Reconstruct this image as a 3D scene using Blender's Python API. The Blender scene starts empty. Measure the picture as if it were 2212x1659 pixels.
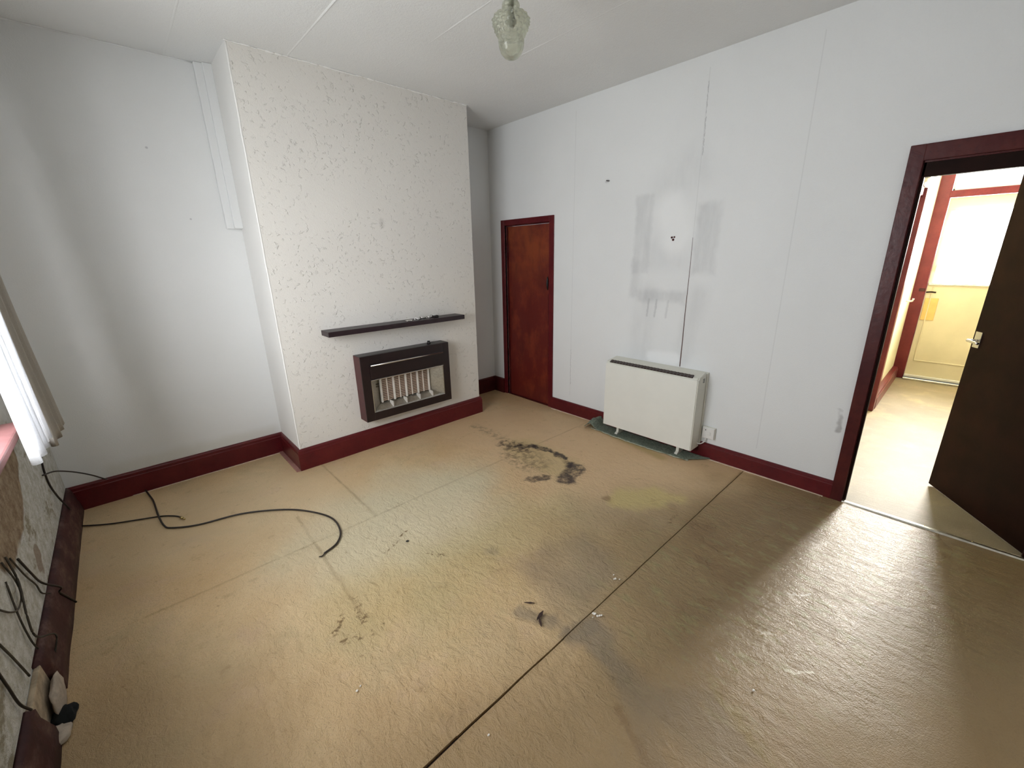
import bpy, bmesh, math, random
from mathutils import Vector, Matrix, noise
random.seed(7)
S = bpy.context.scene
C = S.collection
# ---------------------------------------------------------------- camera, light, exposure
cam = bpy.data.cameras.new('camera'); co = bpy.data.objects.new('camera', cam); C.objects.link(co)
cam.sensor_fit = 'HORIZONTAL'; cam.sensor_width = 36; cam.lens = 902.915 / 2212 * 36; cam.clip_start = .02
rx = Vector((0.73218249, -0.6808467, -0.0188833)); uy = Vector((0.21291922, 0.20246243, 0.95586315)); fz = Vector((0.64697311, 0.70388688, -0.2932048))
mt = Matrix((rx, uy, -fz)).transposed().to_4x4(); mt.translation = Vector((0.52298693, -3.85963861, 1.60935499))
co.matrix_world = mt; S.camera = co

S.view_settings.view_transform = 'Standard'; S.view_settings.look = 'None'
S.view_settings.gamma = 1; S.view_settings.use_curve_mapping = False; S.view_settings.exposure = 0.0
S.cycles.max_bounces = 7; S.cycles.diffuse_bounces = 4; S.cycles.use_adaptive_sampling = True; S.cycles.adaptive_threshold = .05; S.cycles.adaptive_min_samples = 16; S.cycles.glossy_bounces = 3; S.cycles.transparent_max_bounces = 10; S.cycles.transmission_bounces = 6; S.cycles.caustics_refractive = False; S.cycles.caustics_reflective = False
S.cycles.use_denoising = True; S.cycles.sample_clamp_indirect = 6

w = bpy.data.worlds.new('overcast_sky'); S.world = w; w.use_nodes = True
bg = w.node_tree.nodes['Background']; bg.inputs[0].default_value = (.86, .93, 1, 1); bg.inputs[1].default_value = 3.0

def area(name, loc, rot, sx, sy, power, col):
    l = bpy.data.lights.new(name, 'AREA'); l.shape = 'RECTANGLE'; l.size = sx; l.size_y = sy; l.energy = power; l.color = col
    o = bpy.data.objects.new(name, l); C.objects.link(o); o.location = loc; o.rotation_euler = rot; return o
R90 = math.pi / 2
# daylight outside the side window and outside the glazed front door of the hall
area('window_daylight', (-.20, -1.92, 1.66), (0, -R90, 0), 1.50, 1.65, 76, (.955, .975, 1))
# added fill lamp outside the same window, brightening the alcove and chimney breast
sd = area('alcove_fill', (-2.3, -5.4, 2.3), (0, 0, 0), 2.8, 3.0, 255, (1, .985, .955)); sd.rotation_euler = Vector((2.5, 4.9, -.75)).to_track_quat('-Z', 'Y').to_euler()
area('hall_daylight', (8.5, -3.88, 2.25), (0, R90 - .25, 0), 1.5, 1.1, 600, (1, .985, .94)).data.spread = math.radians(110)

# ---------------------------------------------------------------- constants
W, D, H = 3.7845, .4918, 2.8875
X1, X2 = 1.322, 3.1375
XL = -.004              # face of the window wall
YN = -4.75              # wall behind the camera
DY0, DY1 = -4.36, -3.548  # door opening
CY0, CY1 = -.905, -.245    # cupboard opening
TH = .12                # inner wall thickness
XF = 7.795              # hall front door plane
YH = -3.36              # hall left wall face

# ---------------------------------------------------------------- material helpers
class N:
    def __init__(s, name):
        s.m = bpy.data.materials.new(name); s.m.use_nodes = True; s.t = s.m.node_tree; s.n = s.t.nodes; s.l = s.t.links
        s.b = s.n['Principled BSDF']; s.P = s.n.new('ShaderNodeTexCoord').outputs['Object']; s.out = s.n['Material Output']
    def lk(s, v, sock):
        if isinstance(v, bpy.types.NodeSocket): s.l.new(v, sock)
        else: sock.default_value = v
    def math(s, op, a, b=0., clamp=False):
        n = s.n.new('ShaderNodeMath'); n.operation = op; n.use_clamp = clamp; s.lk(a, n.inputs[0]); s.lk(b, n.inputs[1]); return n.outputs[0]
    def vec(s, op, a, b=(0, 0, 0)):
        n = s.n.new('ShaderNodeVectorMath'); n.operation = op; s.lk(a, n.inputs[0])
        if op == 'SCALE': s.lk(b, n.inputs['Scale'])
        else: s.lk(b, n.inputs[1])
        return n.outputs['Value'] if op in ('DOT_PRODUCT', 'DISTANCE', 'LENGTH') else n.outputs['Vector']
    def noise(s, scale, detail=4, rough=.5, vec=None, dist=0., stretch=None, col=False):
        n = s.n.new('ShaderNodeTexNoise'); n.inputs['Scale'].default_value = scale; n.inputs['Detail'].default_value = detail
        n.inputs['Roughness'].default_value = rough; n.inputs['Distortion'].default_value = dist
        v = vec if vec is not None else s.P
        if stretch: v = s.vec('MULTIPLY', v, stretch)
        s.l.new(v, n.inputs['Vector']); return n.outputs['Color' if col else 'Fac']
    def voro(s, scale, feature='F1', stretch=None):
        n = s.n.new('ShaderNodeTexVoronoi'); n.inputs['Scale'].default_value = scale; n.feature = feature
        s.l.new(s.vec('MULTIPLY', s.P, stretch) if stretch else s.P, n.inputs['Vector']); return n.outputs['Distance']
    def rng(s, v, a, b, c=0., d=1.):
        n = s.n.new('ShaderNodeMapRange'); n.interpolation_type = 'SMOOTHSTEP'; s.lk(v, n.inputs[0])
        for i, x in enumerate((a, b, c, d)): n.inputs[i + 1].default_value = x
        return n.outputs[0]
    def mix(s, f, a, b, mode='MIX'):
        n = s.n.new('ShaderNodeMix'); n.data_type = 'RGBA'; n.blend_type = mode
        s.lk(f, n.inputs[0])
        for v, i in ((a, 6), (b, 7)):
            if isinstance(v, bpy.types.NodeSocket): s.l.new(v, n.inputs[i])
            else: n.inputs[i].default_value = (*v[:3], 1)
        return n.outputs[2]
    def warp(s, amt, scale):
        v = s.vec('SUBTRACT', s.noise(scale, 3, .6, col=True), (.5, .5, .5)); return s.vec('ADD', s.P, s.vec('SCALE', v, amt))
    def seg(s, P, a, b, r, soft=.5):   # mask of a capsule a-b with radius r
        a = Vector(a); ab = Vector(b) - a; L2 = max(ab.length_squared, 1e-9)
        pa = s.vec('SUBTRACT', P, tuple(a)); t = s.math('MULTIPLY', s.vec('DOT_PRODUCT', pa, tuple(ab)), 1 / L2, True)
        n = s.n.new('ShaderNodeVectorMath'); n.operation = 'SCALE'; n.inputs[0].default_value = tuple(ab); s.l.new(t, n.inputs['Scale'])
        return s.rng(s.vec('DISTANCE', pa, n.outputs[0]), r * (1 - soft), r * (1 + soft), 1, 0)
    def box(s, P, c, h, soft):
        q = s.vec('SUBTRACT', s.vec('ABSOLUTE', s.vec('SUBTRACT', P, c)), h)
        x = s.n.new('ShaderNodeSeparateXYZ'); s.l.new(q, x.inputs[0])
        return s.rng(s.math('MAXIMUM', s.math('MAXIMUM', x.outputs[0], x.outputs[1]), x.outputs[2]), -soft, soft, 1, 0)
    def bump(s, h, strength, dist=.01, prev=None):
        n = s.n.new('ShaderNodeBump'); n.inputs['Strength'].default_value = strength; n.inputs['Distance'].default_value = dist
        s.l.new(h, n.inputs['Height'])
        if prev is not None: s.l.new(prev, n.inputs['Normal'])
        return n.outputs[0]
    def fin(s, col=None, rough=None, normal=None, **k):
        if col is not None:
            if isinstance(col, bpy.types.NodeSocket): s.l.new(col, s.b.inputs['Base Color'])
            else: s.b.inputs['Base Color'].default_value = (*col, 1)
        if rough is not None: s.lk(rough, s.b.inputs['Roughness'])
        if normal is not None: s.l.new(normal, s.b.inputs['Normal'])
        for a, v in k.items(): s.lk(v, s.b.inputs[a.replace('_', ' ')])
        return s.m

def plain(name, col, rough=.5, var=.12, scale=14, bump=.15, bscale=120, **k):
    m = N(name); f = m.rng(m.noise(scale, 4, .6), .3, .7)
    c2 = tuple(max(0, x * (1 - var)) for x in col); c1 = tuple(min(1, x * (1 + var * .6)) for x in col)
    return m.fin(m.mix(f, c2, c1), rough, m.bump(m.noise(bscale, 3), bump, .002), **k)

def wall_mat(name, col, fine=.35, extra=None, dirt=None):
    m = N(name)
    c = m.mix(m.rng(m.noise(1.7, 3), .3, .7), tuple(x * .97 for x in col), col)
    c = m.mix(m.math('MULTIPLY', m.rng(m.noise(160, 3, .7), .52, .75), .10), c, tuple(x * .72 for x in col))
    nrm = m.bump(m.noise(140, 3, .65), fine, .003)
    nrm = m.bump(m.noise(9, 3), .25, .006, nrm)
    if extra: c, nrm = extra(m, c, nrm)
    return m.fin(c, .85, nrm)

WC = (.80, .812, .815)
def right_extra(m, c, nrm):
    P = m.warp(.07, 7); P2 = m.warp(.02, 30)
    g = (.50, .51, .52); x = W
    k = m.rng(m.noise(9, 4, .6, stretch=(1, 1, .25)), .25, .7, .35, 1)
    def put(mask, col, amt):
        nonlocal c
        c = m.mix(m.math('MULTIPLY', m.math('MULTIPLY', mask, amt), k), c, col)
    put(m.box(P, (x, -1.93, 1.75), (.3, .075, .30), .02), g, .42)
    put(m.box(P, (x, -2.45, 1.70), (.3, .085, .25), .03), g, .50)
    put(m.box(P, (x, -1.90, 1.40), (.3, .05, .16), .03), g, .38)
    put(m.box(P, (x, -2.13, 1.27), (.3, .21, .045), .03), g, .55)
    put(m.box(P, (x, -2.15, 1.60), (.3, .18, .12), .06), g, .22)
    put(m.seg(P, (x, -2.45, 1.3), (x, -2.36, .8), .07, .7), g, .28)
    put(m.seg(P, (x, -2.0, 1.25), (x, -1.97, .75), .10, .7), g, .26)
    put(m.seg(P, (x, -2.15, 2.10), (x, -2.3, 2.2), .14, .8), g, .25)
    put(m.seg(P, (x, -3.45, .47), (x, -3.44, .62), .012, .6), (.25, .24, .24), .8)
    for y in (-2.03, -2.10, -2.2): put(m.seg(P2, (x, y, 1.24), (x, y + .01, 1.1), .008, .6), g, .7)
    c = m.mix(m.seg(P, (x, -2.16, 1.93), (x, -2.22, 1.72), .12, .6), c, (.85, .86, .86))
    c = m.mix(m.math('MULTIPLY', m.seg(P2, (x, -2.1, .76), (x, -2.3, .77), .05, .5), .7), c, (.88, .89, .9))
    for (a, b, r, s_) in (((x, -2.353, 2.72), (x, -2.361, 2.27), .0022, .5), ((x, -1.205, .69), (x, -1.21, .32), .002, .4)):
        c = m.mix(m.math('MULTIPLY', m.seg(P2, a, b, r + .001, .4), s_), c, (.33, .33, .34))
    # roll joints of the lining paper
    for y in (-1.205, -2.353, -3.0): c = m.mix(m.math('MULTIPLY', m.seg(m.P, (x, y, .2), (x, y, 2.8), .003, .5), .18), c, (.4, .4, .41))
    c = m.mix(m.math('MULTIPLY', m.seg(P2, (x, -1.565, 2.2), (x, -1.55, 2.2), .012, .4), .35), c, (.3, .3, .3))
    return c, nrm
def chim_extra(m, c, nrm):
    area_ = m.rng(m.noise(2.2, 3, .6), .30, .55)
    lump = m.math('MULTIPLY', m.rng(m.noise(34, 4, .55, dist=.4), .57, .76), area_)
    nrm = m.bump(lump, .6, .009, nrm)
    nrm = m.bump(m.rng(m.voro(13), .03, .12, 1, 0), .4, .006, nrm)
    P = m.warp(.03, 20)
    c = m.mix(m.math('MULTIPLY', m.seg(P, (2.22, -D, 1.86), (2.22, -D, 1.90), .02, .5), .4), c, (.45, .43, .4))
    c = m.mix(m.math('MULTIPLY', m.box(P, (3.05, -D, .5), (.35, .1, .9), .3), .25), c, (.80, .73, .62))
    return c, nrm
def alcove_extra(m, c, nrm):
    P = m.warp(.05, 8)
    c = m.mix(m.math('MULTIPLY', m.seg(P, (.25, 0, .21), (1.25, 0, .20), .05, .8), .4), c, (.62, .60, .52))
    for p, r in (((.87, 0, 2.33), .007), ((1.02, 0, 1.9), .006)): c = m.mix(.6 if 0 else m.math('MULTIPLY', m.seg(m.P, p, p, r, .4), .6), c, (.4, .4, .42))
    return c, nrm
def left_extra(m, c, nrm):
    P = m.warp(.14, 5); x = XL
    rough = m.rng(m.noise(22, 5, .65), .3, .7)
    low = m.box(m.P, (x, -2.4, .4), (.3, 2.6, .5), .08)
    c = m.mix(m.math('MULTIPLY', low, rough), c, (.50, .50, .43))
    c = m.mix(m.math('MULTIPLY', low, m.rng(m.noise(5, 6, .7, stretch=(1, .6, 1)), .55, .63)), c, (.33, .30, .22))
    ex = m.seg(P, (x, -1.15, .68), (x, -1.50, .66), .18, .08)
    ex2 = m.seg(P, (x, -.93, .77), (x, -1.2, .60), .10, .1)
    ex = m.math('MAXIMUM', ex, ex2)
    brown = m.mix(m.rng(m.noise(16, 5, .7), .3, .7), (.20, .13, .075), (.42, .33, .22))
    c = m.mix(ex, c, brown)
    ex3 = m.seg(P, (x, -1.14, .31), (x, -1.17, .26), .05, .1)
    c = m.mix(ex3, c, (.36, .30, .24))
    nrm = m.bump(m.math('MULTIPLY', low, m.noise(26, 5, .7)), 1., .02, nrm)
    nrm = m.bump(m.math('SUBTRACT', 1., ex), .8, .01, nrm)
    return c, nrm
def ceil_extra(m, c, nrm):
    nrm = m.bump(m.noise(60, 4, .7), .3, .006, nrm)
    return c, nrm
M_right = wall_mat('paint_right_wall', WC, .35, right_extra)
M_back = wall_mat('paint_alcove', WC, .35, alcove_extra)
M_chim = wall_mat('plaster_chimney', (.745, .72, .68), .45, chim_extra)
M_chside_lit = wall_mat('plaster_chimney_side_lit', (.86, .85, .83), .35)  # paler than the breast front: window light painted into the colour
M_left = wall_mat('plaster_window_wall', (.76, .765, .75), .5, left_extra)
M_wall = wall_mat('paint_wall', (.74, .75, .76), .4)
M_ceil = wall_mat('paint_ceiling', (.80, .81, .81), .6, ceil_extra)
M_hall = wall_mat('hall_wallpaper', (.85, .80, .58), .5)
M_cream = plain('cream_gloss', (.76, .68, .48), .45, .06, 3, .1, 90)
M_white = plain('white_gloss', (.82, .81, .76), .4, .06)
M_orange = plain('orange_paper', (.80, .52, .18), .7, .08)

def red_mat(name, a, b, rough=.32, dust=0.):
    m = N(name); c = m.mix(m.rng(m.noise(6, 5, .65, stretch=(1, 1, 1)), .3, .7), a, b)
    c = m.mix(m.math('MULTIPLY', m.rng(m.noise(45, 4, .7), .5, .75), .5), c, tuple(x * .5 for x in a))
    if dust:
        c = m.mix(m.math('MULTIPLY', m.rng(m.noise(6, 6, .75, stretch=(1, 1, 2.2)), .45, .72), dust), c, (.20, .12, .095))
    return m.fin(c, rough, m.bump(m.noise(35, 4), .25, .004), Specular_IOR_Level=.35)
M_red = red_mat('oxblood_gloss_paint', (.085, .006, .010), (.125, .012, .014))
M_redb = red_mat('brown_red_gloss', (.055, .006, .008), (.085, .014, .012))
M_redh = red_mat('hall_red_gloss', (.12, .013, .018), (.17, .024, .026))
M_redl = red_mat('worn_oxblood_paint', (.035, .008, .010), (.065, .018, .017), .6, .7)

m = N('varnished_cupboard_door')
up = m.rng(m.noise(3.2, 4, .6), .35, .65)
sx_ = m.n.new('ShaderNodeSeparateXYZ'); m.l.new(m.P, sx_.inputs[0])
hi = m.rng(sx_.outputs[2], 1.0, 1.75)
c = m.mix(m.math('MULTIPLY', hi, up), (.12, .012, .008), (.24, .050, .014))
c = m.mix(m.math('MULTIPLY', m.rng(m.noise(7, 5, .7, stretch=(1, 1, .6)), .45, .7), .55), c, (.26, .045, .016))
c = m.mix(m.math('MULTIPLY', m.rng(m.noise(5, 4, .6, stretch=(1, 2, .5)), .5, .7), .5), c, (.07, .008, .006))
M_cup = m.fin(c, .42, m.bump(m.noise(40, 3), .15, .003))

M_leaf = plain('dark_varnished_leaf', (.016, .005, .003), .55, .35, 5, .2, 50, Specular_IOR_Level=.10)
M_fire = plain('dark_woodgrain_metal', (.013, .005, .006), .38, .3, 20, .1, 90)
M_fside = plain('red_brown_enamel', (.075, .018, .018), .5, .15, 20, .1, 90)
M_black = plain('black_enamel', (.010, .006, .006), .35, .2)
M_shelf = plain('dark_stained_shelf', (.022, .010, .014), .4, .3, 12, .2, 60)
M_chrome = plain('chrome', (.60, .58, .55), .24, .05, 20, .05, 60, Metallic=1.)
M_refl = plain('dull_reflector', (.42, .39, .33), .40, .15, 60, .4, 60, Metallic=.75)
M_rad = plain('radiant_fireclay', (.50, .36, .28), .8, .15, 60, .3, 150)
M_bar = plain('pale_fireclay_bar', (.80, .76, .70), .6, .08)
M_cell = plain('gap_shade', (.05, .03, .025), .8, .1)  # dark colour stands for shade between the rungs and in the outlet slot
M_heat = plain('ivory_enamel', (.80, .80, .745), .42, .02, 5, .06, 150)
M_heat2 = plain('ivory_enamel_side', (.72, .71, .63), .45, .03, 5, .06, 150)
M_grille = plain('grey_grille', (.10, .09, .09), .5, .1)
M_plast = plain('white_plastic', (.80, .79, .77), .35, .03)
M_green = None
m = N('sage_carpet'); cc = m.mix(m.rng(m.noise(70, 4, .7), .3, .7), (.10, .125, .095), (.235, .27, .21))
M_green = m.fin(cc, .95, m.bump(m.noise(160, 3), .9, .006))
M_foam = plain('carpet_backing', (.42, .43, .33), .95, .2, 60, .8, 120)
M_cable = plain('black_cable', (.030, .022, .018), .45, .2)
M_cableg = plain('dusty_grey_cable', (.07, .06, .045), .7, .4, 40)
M_brass = plain('brass', (.65, .50, .22), .3, .1, Metallic=1.)
M_strip = plain('aluminium_strip', (.80, .77, .68), .28, .2, 20, .2, 60, Metallic=1.)
M_hole = plain('hole_shade', (.004, .006, .006), .95, .2)
M_plaster = plain('raw_plaster', (.46, .37, .26), .95, .3, 25, .9, 40)
M_pale = plain('pale_filler', (.48, .41, .33), .9, .2, 30, .6, 60)
M_sub = plain('sub_floor', (.035, .016, .010), .95, .3, 25)
M_sill = plain('pinkish_red_sill', (.30, .13, .13), .4, .2, 8)
M_stone = plain('garden_ground', (.35, .38, .30), .9)

def cloth(name, col, tr, alpha=1.):
    m = N(name); f = m.rng(m.noise(220, 2), .3, .7); c = m.mix(f, tuple(x * .93 for x in col), col)
    d = m.n.new('ShaderNodeBsdfDiffuse'); t = m.n.new('ShaderNodeBsdfTranslucent'); mx = m.n.new('ShaderNodeMixShader')
    m.l.new(c, d.inputs[0]); m.l.new(c, t.inputs[0]); mx.inputs[0].default_value = tr
    m.l.new(d.outputs[0], mx.inputs[1]); m.l.new(t.outputs[0], mx.inputs[2]); o = mx.outputs[0]
    if alpha < 1:
        tp = m.n.new('ShaderNodeBsdfTransparent'); m2 = m.n.new('ShaderNodeMixShader'); m2.inputs[0].default_value = alpha
        m.l.new(tp.outputs[0], m2.inputs[1]); m.l.new(o, m2.inputs[2]); o = m2.outputs[0]
    m.l.new(o, m.out.inputs[0]); return m.m
M_net = cloth('white_net', (.86, .87, .89), .5, .62)
M_net2 = cloth('front_door_net', (.95, .95, .92), .5, .45)
M_curt = cloth('greige_curtain', (.50, .47, .42), .15)

def glass(name, tint=(1, 1, 1), g=.08):
    m = N(name); tp = m.n.new('ShaderNodeBsdfTransparent'); gl = m.n.new('ShaderNodeBsdfGlossy'); mx = m.n.new('ShaderNodeMixShader')
    fr = m.n.new('ShaderNodeLayerWeight'); fr.inputs[0].default_value = .5
    tp.inputs[0].default_value = (*tint, 1); gl.inputs['Roughness'].default_value = .04
    m.l.new(m.math('ADD', m.math('MULTIPLY', m.math('POWER', fr.outputs['Facing'], 5.), .8), g - .05), mx.inputs[0]); m.l.new(tp.outputs[0], mx.inputs[1]); m.l.new(gl.outputs[0], mx.inputs[2])
    m.l.new(mx.outputs[0], m.out.inputs[0]); return m.m
M_pane = glass('window_glass')
M_shade = N('moulded_glass'); M_shade.fin((.95, .96, .91), .04, Transmission_Weight=.96, IOR=1.42)
_t = M_shade.n.new('ShaderNodeBsdfTransparent'); _t.inputs[0].default_value = (.93, .94, .88, 1); _x = M_shade.n.new('ShaderNodeMixShader'); _x.inputs[0].default_value = .5
M_shade.l.new(_t.outputs[0], _x.inputs[1]); M_shade.l.new(M_shade.b.outputs[0], _x.inputs[2]); M_shade.l.new(_x.outputs[0], M_shade.out.inputs[0]); M_shade = M_shade.m
M_shade2 = glass('clear_bowl_glass', (.90, .92, .86), .16)

# floor covering: broad dirt and painted-in shade are laid down per vertex, finer marks by the nodes
BROAD = [
    ((3.0, -1.1), (3.3, -2.3), .65, .6, (.68, .47, .28), .62),
    ((.5, -.7), (1.2, -.8), .45, .7, (.62, .48, .30), .45),
    ((1.7, -1.35), (2.0, -1.5), .30, .8, (.60, .55, .38), .55),
    ((1.25, -1.7), (1.5, -1.9), .28, .8, (.60, .55, .38), .50),
    ((1.15, -2.2), (1.6, -2.3), .28, .8, (.40, .34, .12), .28),
    ((1.9, -2.2), (2.3, -2.3), .25, .8, (.42, .35, .17), .45),
    ((2.5, -3.3), (3.5, -4.1), .75, .6, (.20, .135, .055), .78),  # brown dirt, deepened in colour to set off the hall light patch
    ((2.75, -3.15), (3.6, -3.25), .26, .7, (.27, .17, .07), .62),  # painted falloff beside the hall light patch
    ((1.0, -3.2), (1.6, -3.5), .45, .7, (.29, .19, .085), .68),
    ((.2, -2.2), (.35, -3.2), .40, .7, (.38, .27, .14), .60),
    ((2.1, -2.65), (1.9, -2.8), .17, .6, (.235, .185, .125), .55),
    ((2.5, -2.45), (2.7, -2.6), .2, .6, (.36, .27, .16), .40),
    ((2.78, -2.50), (3.0, -2.72), .10, .35, (.58, .46, .19), .80),
    ((2.76, -2.95), (2.80, -3.1), .06, .5, (.22, .13, .055), .65),
    ((2.55, -3.15), (2.45, -3.35), .06, .6, (.22, .13, .055), .65),
    ((2.35, -3.35), (2.0, -3.3), .07, .6, (.22, .13, .055), .45),
    ((1.70, -3.05), (1.72, -3.6), .09, .5, (.235, .185, .125), .75),
    ((1.62, -3.3), (1.45, -3.65), .06, .6, (.235, .185, .125), .45),
    ((1.2, -1.5), (1.9, -1.7), .35, .9, (.70, .64, .46), .45),
]
def sstep(x, a, b):
    t = min(1, max(0, (x - a) / (b - a))); return t * t * (3 - 2 * t)
def capsule(px, py, a, b, r, soft):
    dx, dy = b[0] - a[0], b[1] - a[1]; L2 = dx * dx + dy * dy
    t = 0 if L2 < 1e-9 else min(1, max(0, ((px - a[0]) * dx + (py - a[1]) * dy) / L2))
    return 1 - sstep(math.hypot(px - a[0] - t * dx, py - a[1] - t * dy), r * (1 - soft), r * (1 + soft))
def soil_and_shade(x, y):
    wx = x + .15 * noise.noise((x * 3.5, y * 3.5, 0)) + .05 * noise.noise((x * 9, y * 9, 4)); wy = y + .15 * noise.noise((x * 3.5, y * 3.5, 7)) + .05 * noise.noise((x * 9, y * 9, 11))
    c = [0., 0., 0.]; A = 0.
    for a, b, r, soft, col, k in BROAD:
        m_ = capsule(wx, wy, a, b, r, soft) * k
        if m_ > 0: c = [u * (1 - m_) + v * m_ for u, v in zip(c, col)]; A = 1 - (1 - A) * (1 - m_)
    wear = (capsule(wx, wy, (1.2, -2.3), (2.0, -2.5), 1.15, .5), capsule(wx, wy, (2.9, -3.5), (3.5, -3.8), .7, .5), capsule(wx, wy, (2.6, -3.5), (3.6, -3.75), .6, .5))
    return (*[u / max(A, 1e-4) for u in c], A), (*wear, 1)
def floor_mat(name, base_a, base_b, hall=False):
    m = N(name)
    P = m.warp(.22, 3.5); Pf = m.warp(.07, 14)
    c = m.mix(m.rng(m.noise(1.3, 4, .6), .3, .7), base_a, base_b)
    c = m.mix(m.math('MULTIPLY', m.rng(m.noise(2.6, 5, .65, dist=.6), .48, .70), .55), c, (.52, .40, .22))
    c = m.mix(m.math('MULTIPLY', m.rng(m.noise(4.0, 5, .65, vec=m.vec('ADD', m.P, (7.3, 2.1, 0))), .52, .74), .35), c, (.60, .40, .30))
    c = m.mix(m.math('MULTIPLY', m.rng(m.noise(230, 2, .7), .5, .72), .38), c, (.17, .115, .06))
    c = m.mix(m.math('MULTIPLY', m.rng(m.noise(200, 2, .7, vec=m.vec('ADD', m.P, (3.3, 1.1, 0))), .56, .76), .30), c, (.72, .62, .47))
    if hall: 
        return m.fin(c, .6, m.bump(m.noise(30, 4, .6, stretch=(2, .5, 1)), .3, .006))
    a1 = m.n.new('ShaderNodeAttribute'); a1.attribute_name = 'soil_and_shade'; a2 = m.n.new('ShaderNodeAttribute'); a2.attribute_name = 'wear'
    sw = m.n.new('ShaderNodeSeparateColor'); m.l.new(a2.outputs['Color'], sw.inputs[0])
    c = m.mix(a1.outputs['Alpha'], c, a1.outputs['Color'])
    z = 0
    def st(mask, col, amt):
        nonlocal c
        c = m.mix(m.math('MULTIPLY', mask, amt), c, col)
    grey, olive, pale, peach, umber = (.235, .185, .125), (.40, .34, .12), (.60, .55, .38), (.66, .44, .26), (.22, .13, .055)
    # broad discolouration, room side to window side
    st(m.seg(P, (2.70, -2.42, z), (2.70, -2.42, z), .035, .5), umber, .70)
    st(m.seg(Pf, (1.56, -3.28, z), (1.45, -3.5, z), .016, .6), umber, .8)
    st(m.seg(Pf, (1.88, -3.5, z), (1.75, -3.75, z), .016, .7), (.28, .21, .05), .7)
    st(m.seg(Pf, (1.60, -2.72, z), (1.67, -2.86, z), .035, .5), grey, .6)
    st(m.seg(Pf, (1.68, -2.96, z), (1.78, -3.0, z), .05, .6), grey, .8)
    st(m.seg(P, (1.78, -2.28, z), (1.78, -2.28, z), .04, .6), grey, .4)
    st(m.box(P, (1.9, -4.1, 0), (2.2, .85, .2), .35), (.21, .14, .065), .68)  # near floor browned: light falloff painted in, together with dirt
    st(m.rng(m.noise(11, 5, .7, vec=m.vec('ADD', m.P, (1.7, 5.1, 0))), .58, .72), (.30, .19, .08), .35)
    st(m.rng(m.noise(28, 4, .6, vec=m.vec('ADD', m.P, (4.7, 2.1, 0))), .66, .74), (.22, .12, .05), .5)
    st(m.math('MULTIPLY', m.rng(m.noise(9, 5, .7, stretch=(2, .8, 1)), .50, .66), m.seg(P, (2.4, -3.3, z), (3.6, -3.8, z), .6, .6)), (.30, .27, .12), .55)
    # broken brown marks round the worn patch
    brk = m.rng(m.noise(38, 4, .6), .48, .60)
    for a, b, r in (((1.062, -2.08), (1.050, -2.24), .012), ((.99, -2.13), (.91, -2.22), .010), ((.93, -2.29), (.99, -2.33), .012), ((1.02, -2.33), (1.10, -2.33), .010), ((1.35, -1.88), (1.52, -1.78), .008), ((1.50, -2.05), (1.56, -2.12), .010), ((2.83, -2.98), (2.93, -3.11), .012), ((2.72, -2.88), (2.86, -2.86), .010)):
        st(m.math('MULTIPLY', m.seg(Pf, (*a, z), (*b, z), r * 1.5, .5), brk), (.16, .09, .03), .85)
    # old adhesive lines beside the joints
    Pj = m.warp(.018, 9); kj = m.rng(m.noise(7, 4, .6), .3, .6, .35, 1)
    for a, b, r, k in (((.95, -2.955), (3.75, -2.945), .02, .30), ((.3, -1.50), (3.7, -1.50), .012, .25), ((1.46, -.52), (1.46, -1.5), .014, .45), ((1.08, -1.15), (1.05, -2.2), .012, .45), ((1.95, -2.945), (3.72, -2.945), .009, .75)):
        st(m.math('MULTIPLY', m.seg(Pj, (*a, z), (*b, z), r * .7, .8), kj), (.25, .16, .07), k)
    # charred mark
    Pb = m.warp(.15, 11); nb = m.rng(m.noise(20, 5, .65), .40, .62); nb2 = m.rng(m.noise(13, 5, .68), .28, .58)
    st(m.seg(Pb, (2.86, -1.45, z), (2.82, -1.9, z), .17, .4), (.52, .40, .19), .6)
    st(m.math('MULTIPLY', m.seg(Pb, (2.74, -1.50, z), (2.70, -1.7, z), .14, .5), nb), (.20, .14, .075), .75)
    st(m.math('MULTIPLY', m.seg(Pb, (2.86, -.78, z), (2.84, -1.25, z), .05, .7), nb), (.24, .17, .09), .65)
    st(m.math('MULTIPLY', m.seg(Pb, (2.78, -1.30, z), (2.88, -1.50, z), .08, .5), nb), (.10, .065, .045), .85)
    for a, b, r in (((2.80, -1.36), (2.93, -1.52), .035), ((2.93, -1.52), (2.97, -1.68), .030), ((2.97, -1.68), (2.95, -1.86), .030), ((2.95, -1.86), (2.88, -1.97), .03)):
        st(m.math('MULTIPLY', m.seg(Pb, (*a, z), (*b, z), r, .5), nb2), (.030, .020, .018), .95)
    st(m.math('MULTIPLY', m.seg(Pb, (2.87, -2.02, z), (2.70, -2.07, z), .075, .3), nb2), (.045, .028, .024), .93)
    st(m.math('MULTIPLY', m.seg(Pb, (2.60, -1.93, z), (2.52, -1.90, z), .045, .35), nb2), (.07, .045, .03), .9)
    st(m.seg(Pf, (3.68, -1.60, z), (3.52, -2.4, z), .04, .7), (.40, .30, .10), .5)
    # worn pale scuffs
    for x, y, dx, dy in ((2.62, -3.55, .07, -.07), (2.28, -3.52, .04, -.05), (2.17, -3.66, .07, -.09)):
        st(m.seg(Pf, (x, y, z), (x + dx, y + dy, z), .006, .8), (.74, .66, .50), .5)
    rum = sw.outputs[0]
    b1 = m.bump(m.noise(210, 2, .6), .55, .004)
    b2 = m.bump(m.math('MULTIPLY', m.math('SUBTRACT', m.noise(20, 5, .68, dist=.5, stretch=(1.4, .8, 1)), .5), rum), .8, .018, b1)
    b3 = m.bump(m.noise(5, 3, .5), .4, .02, b2)
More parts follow.
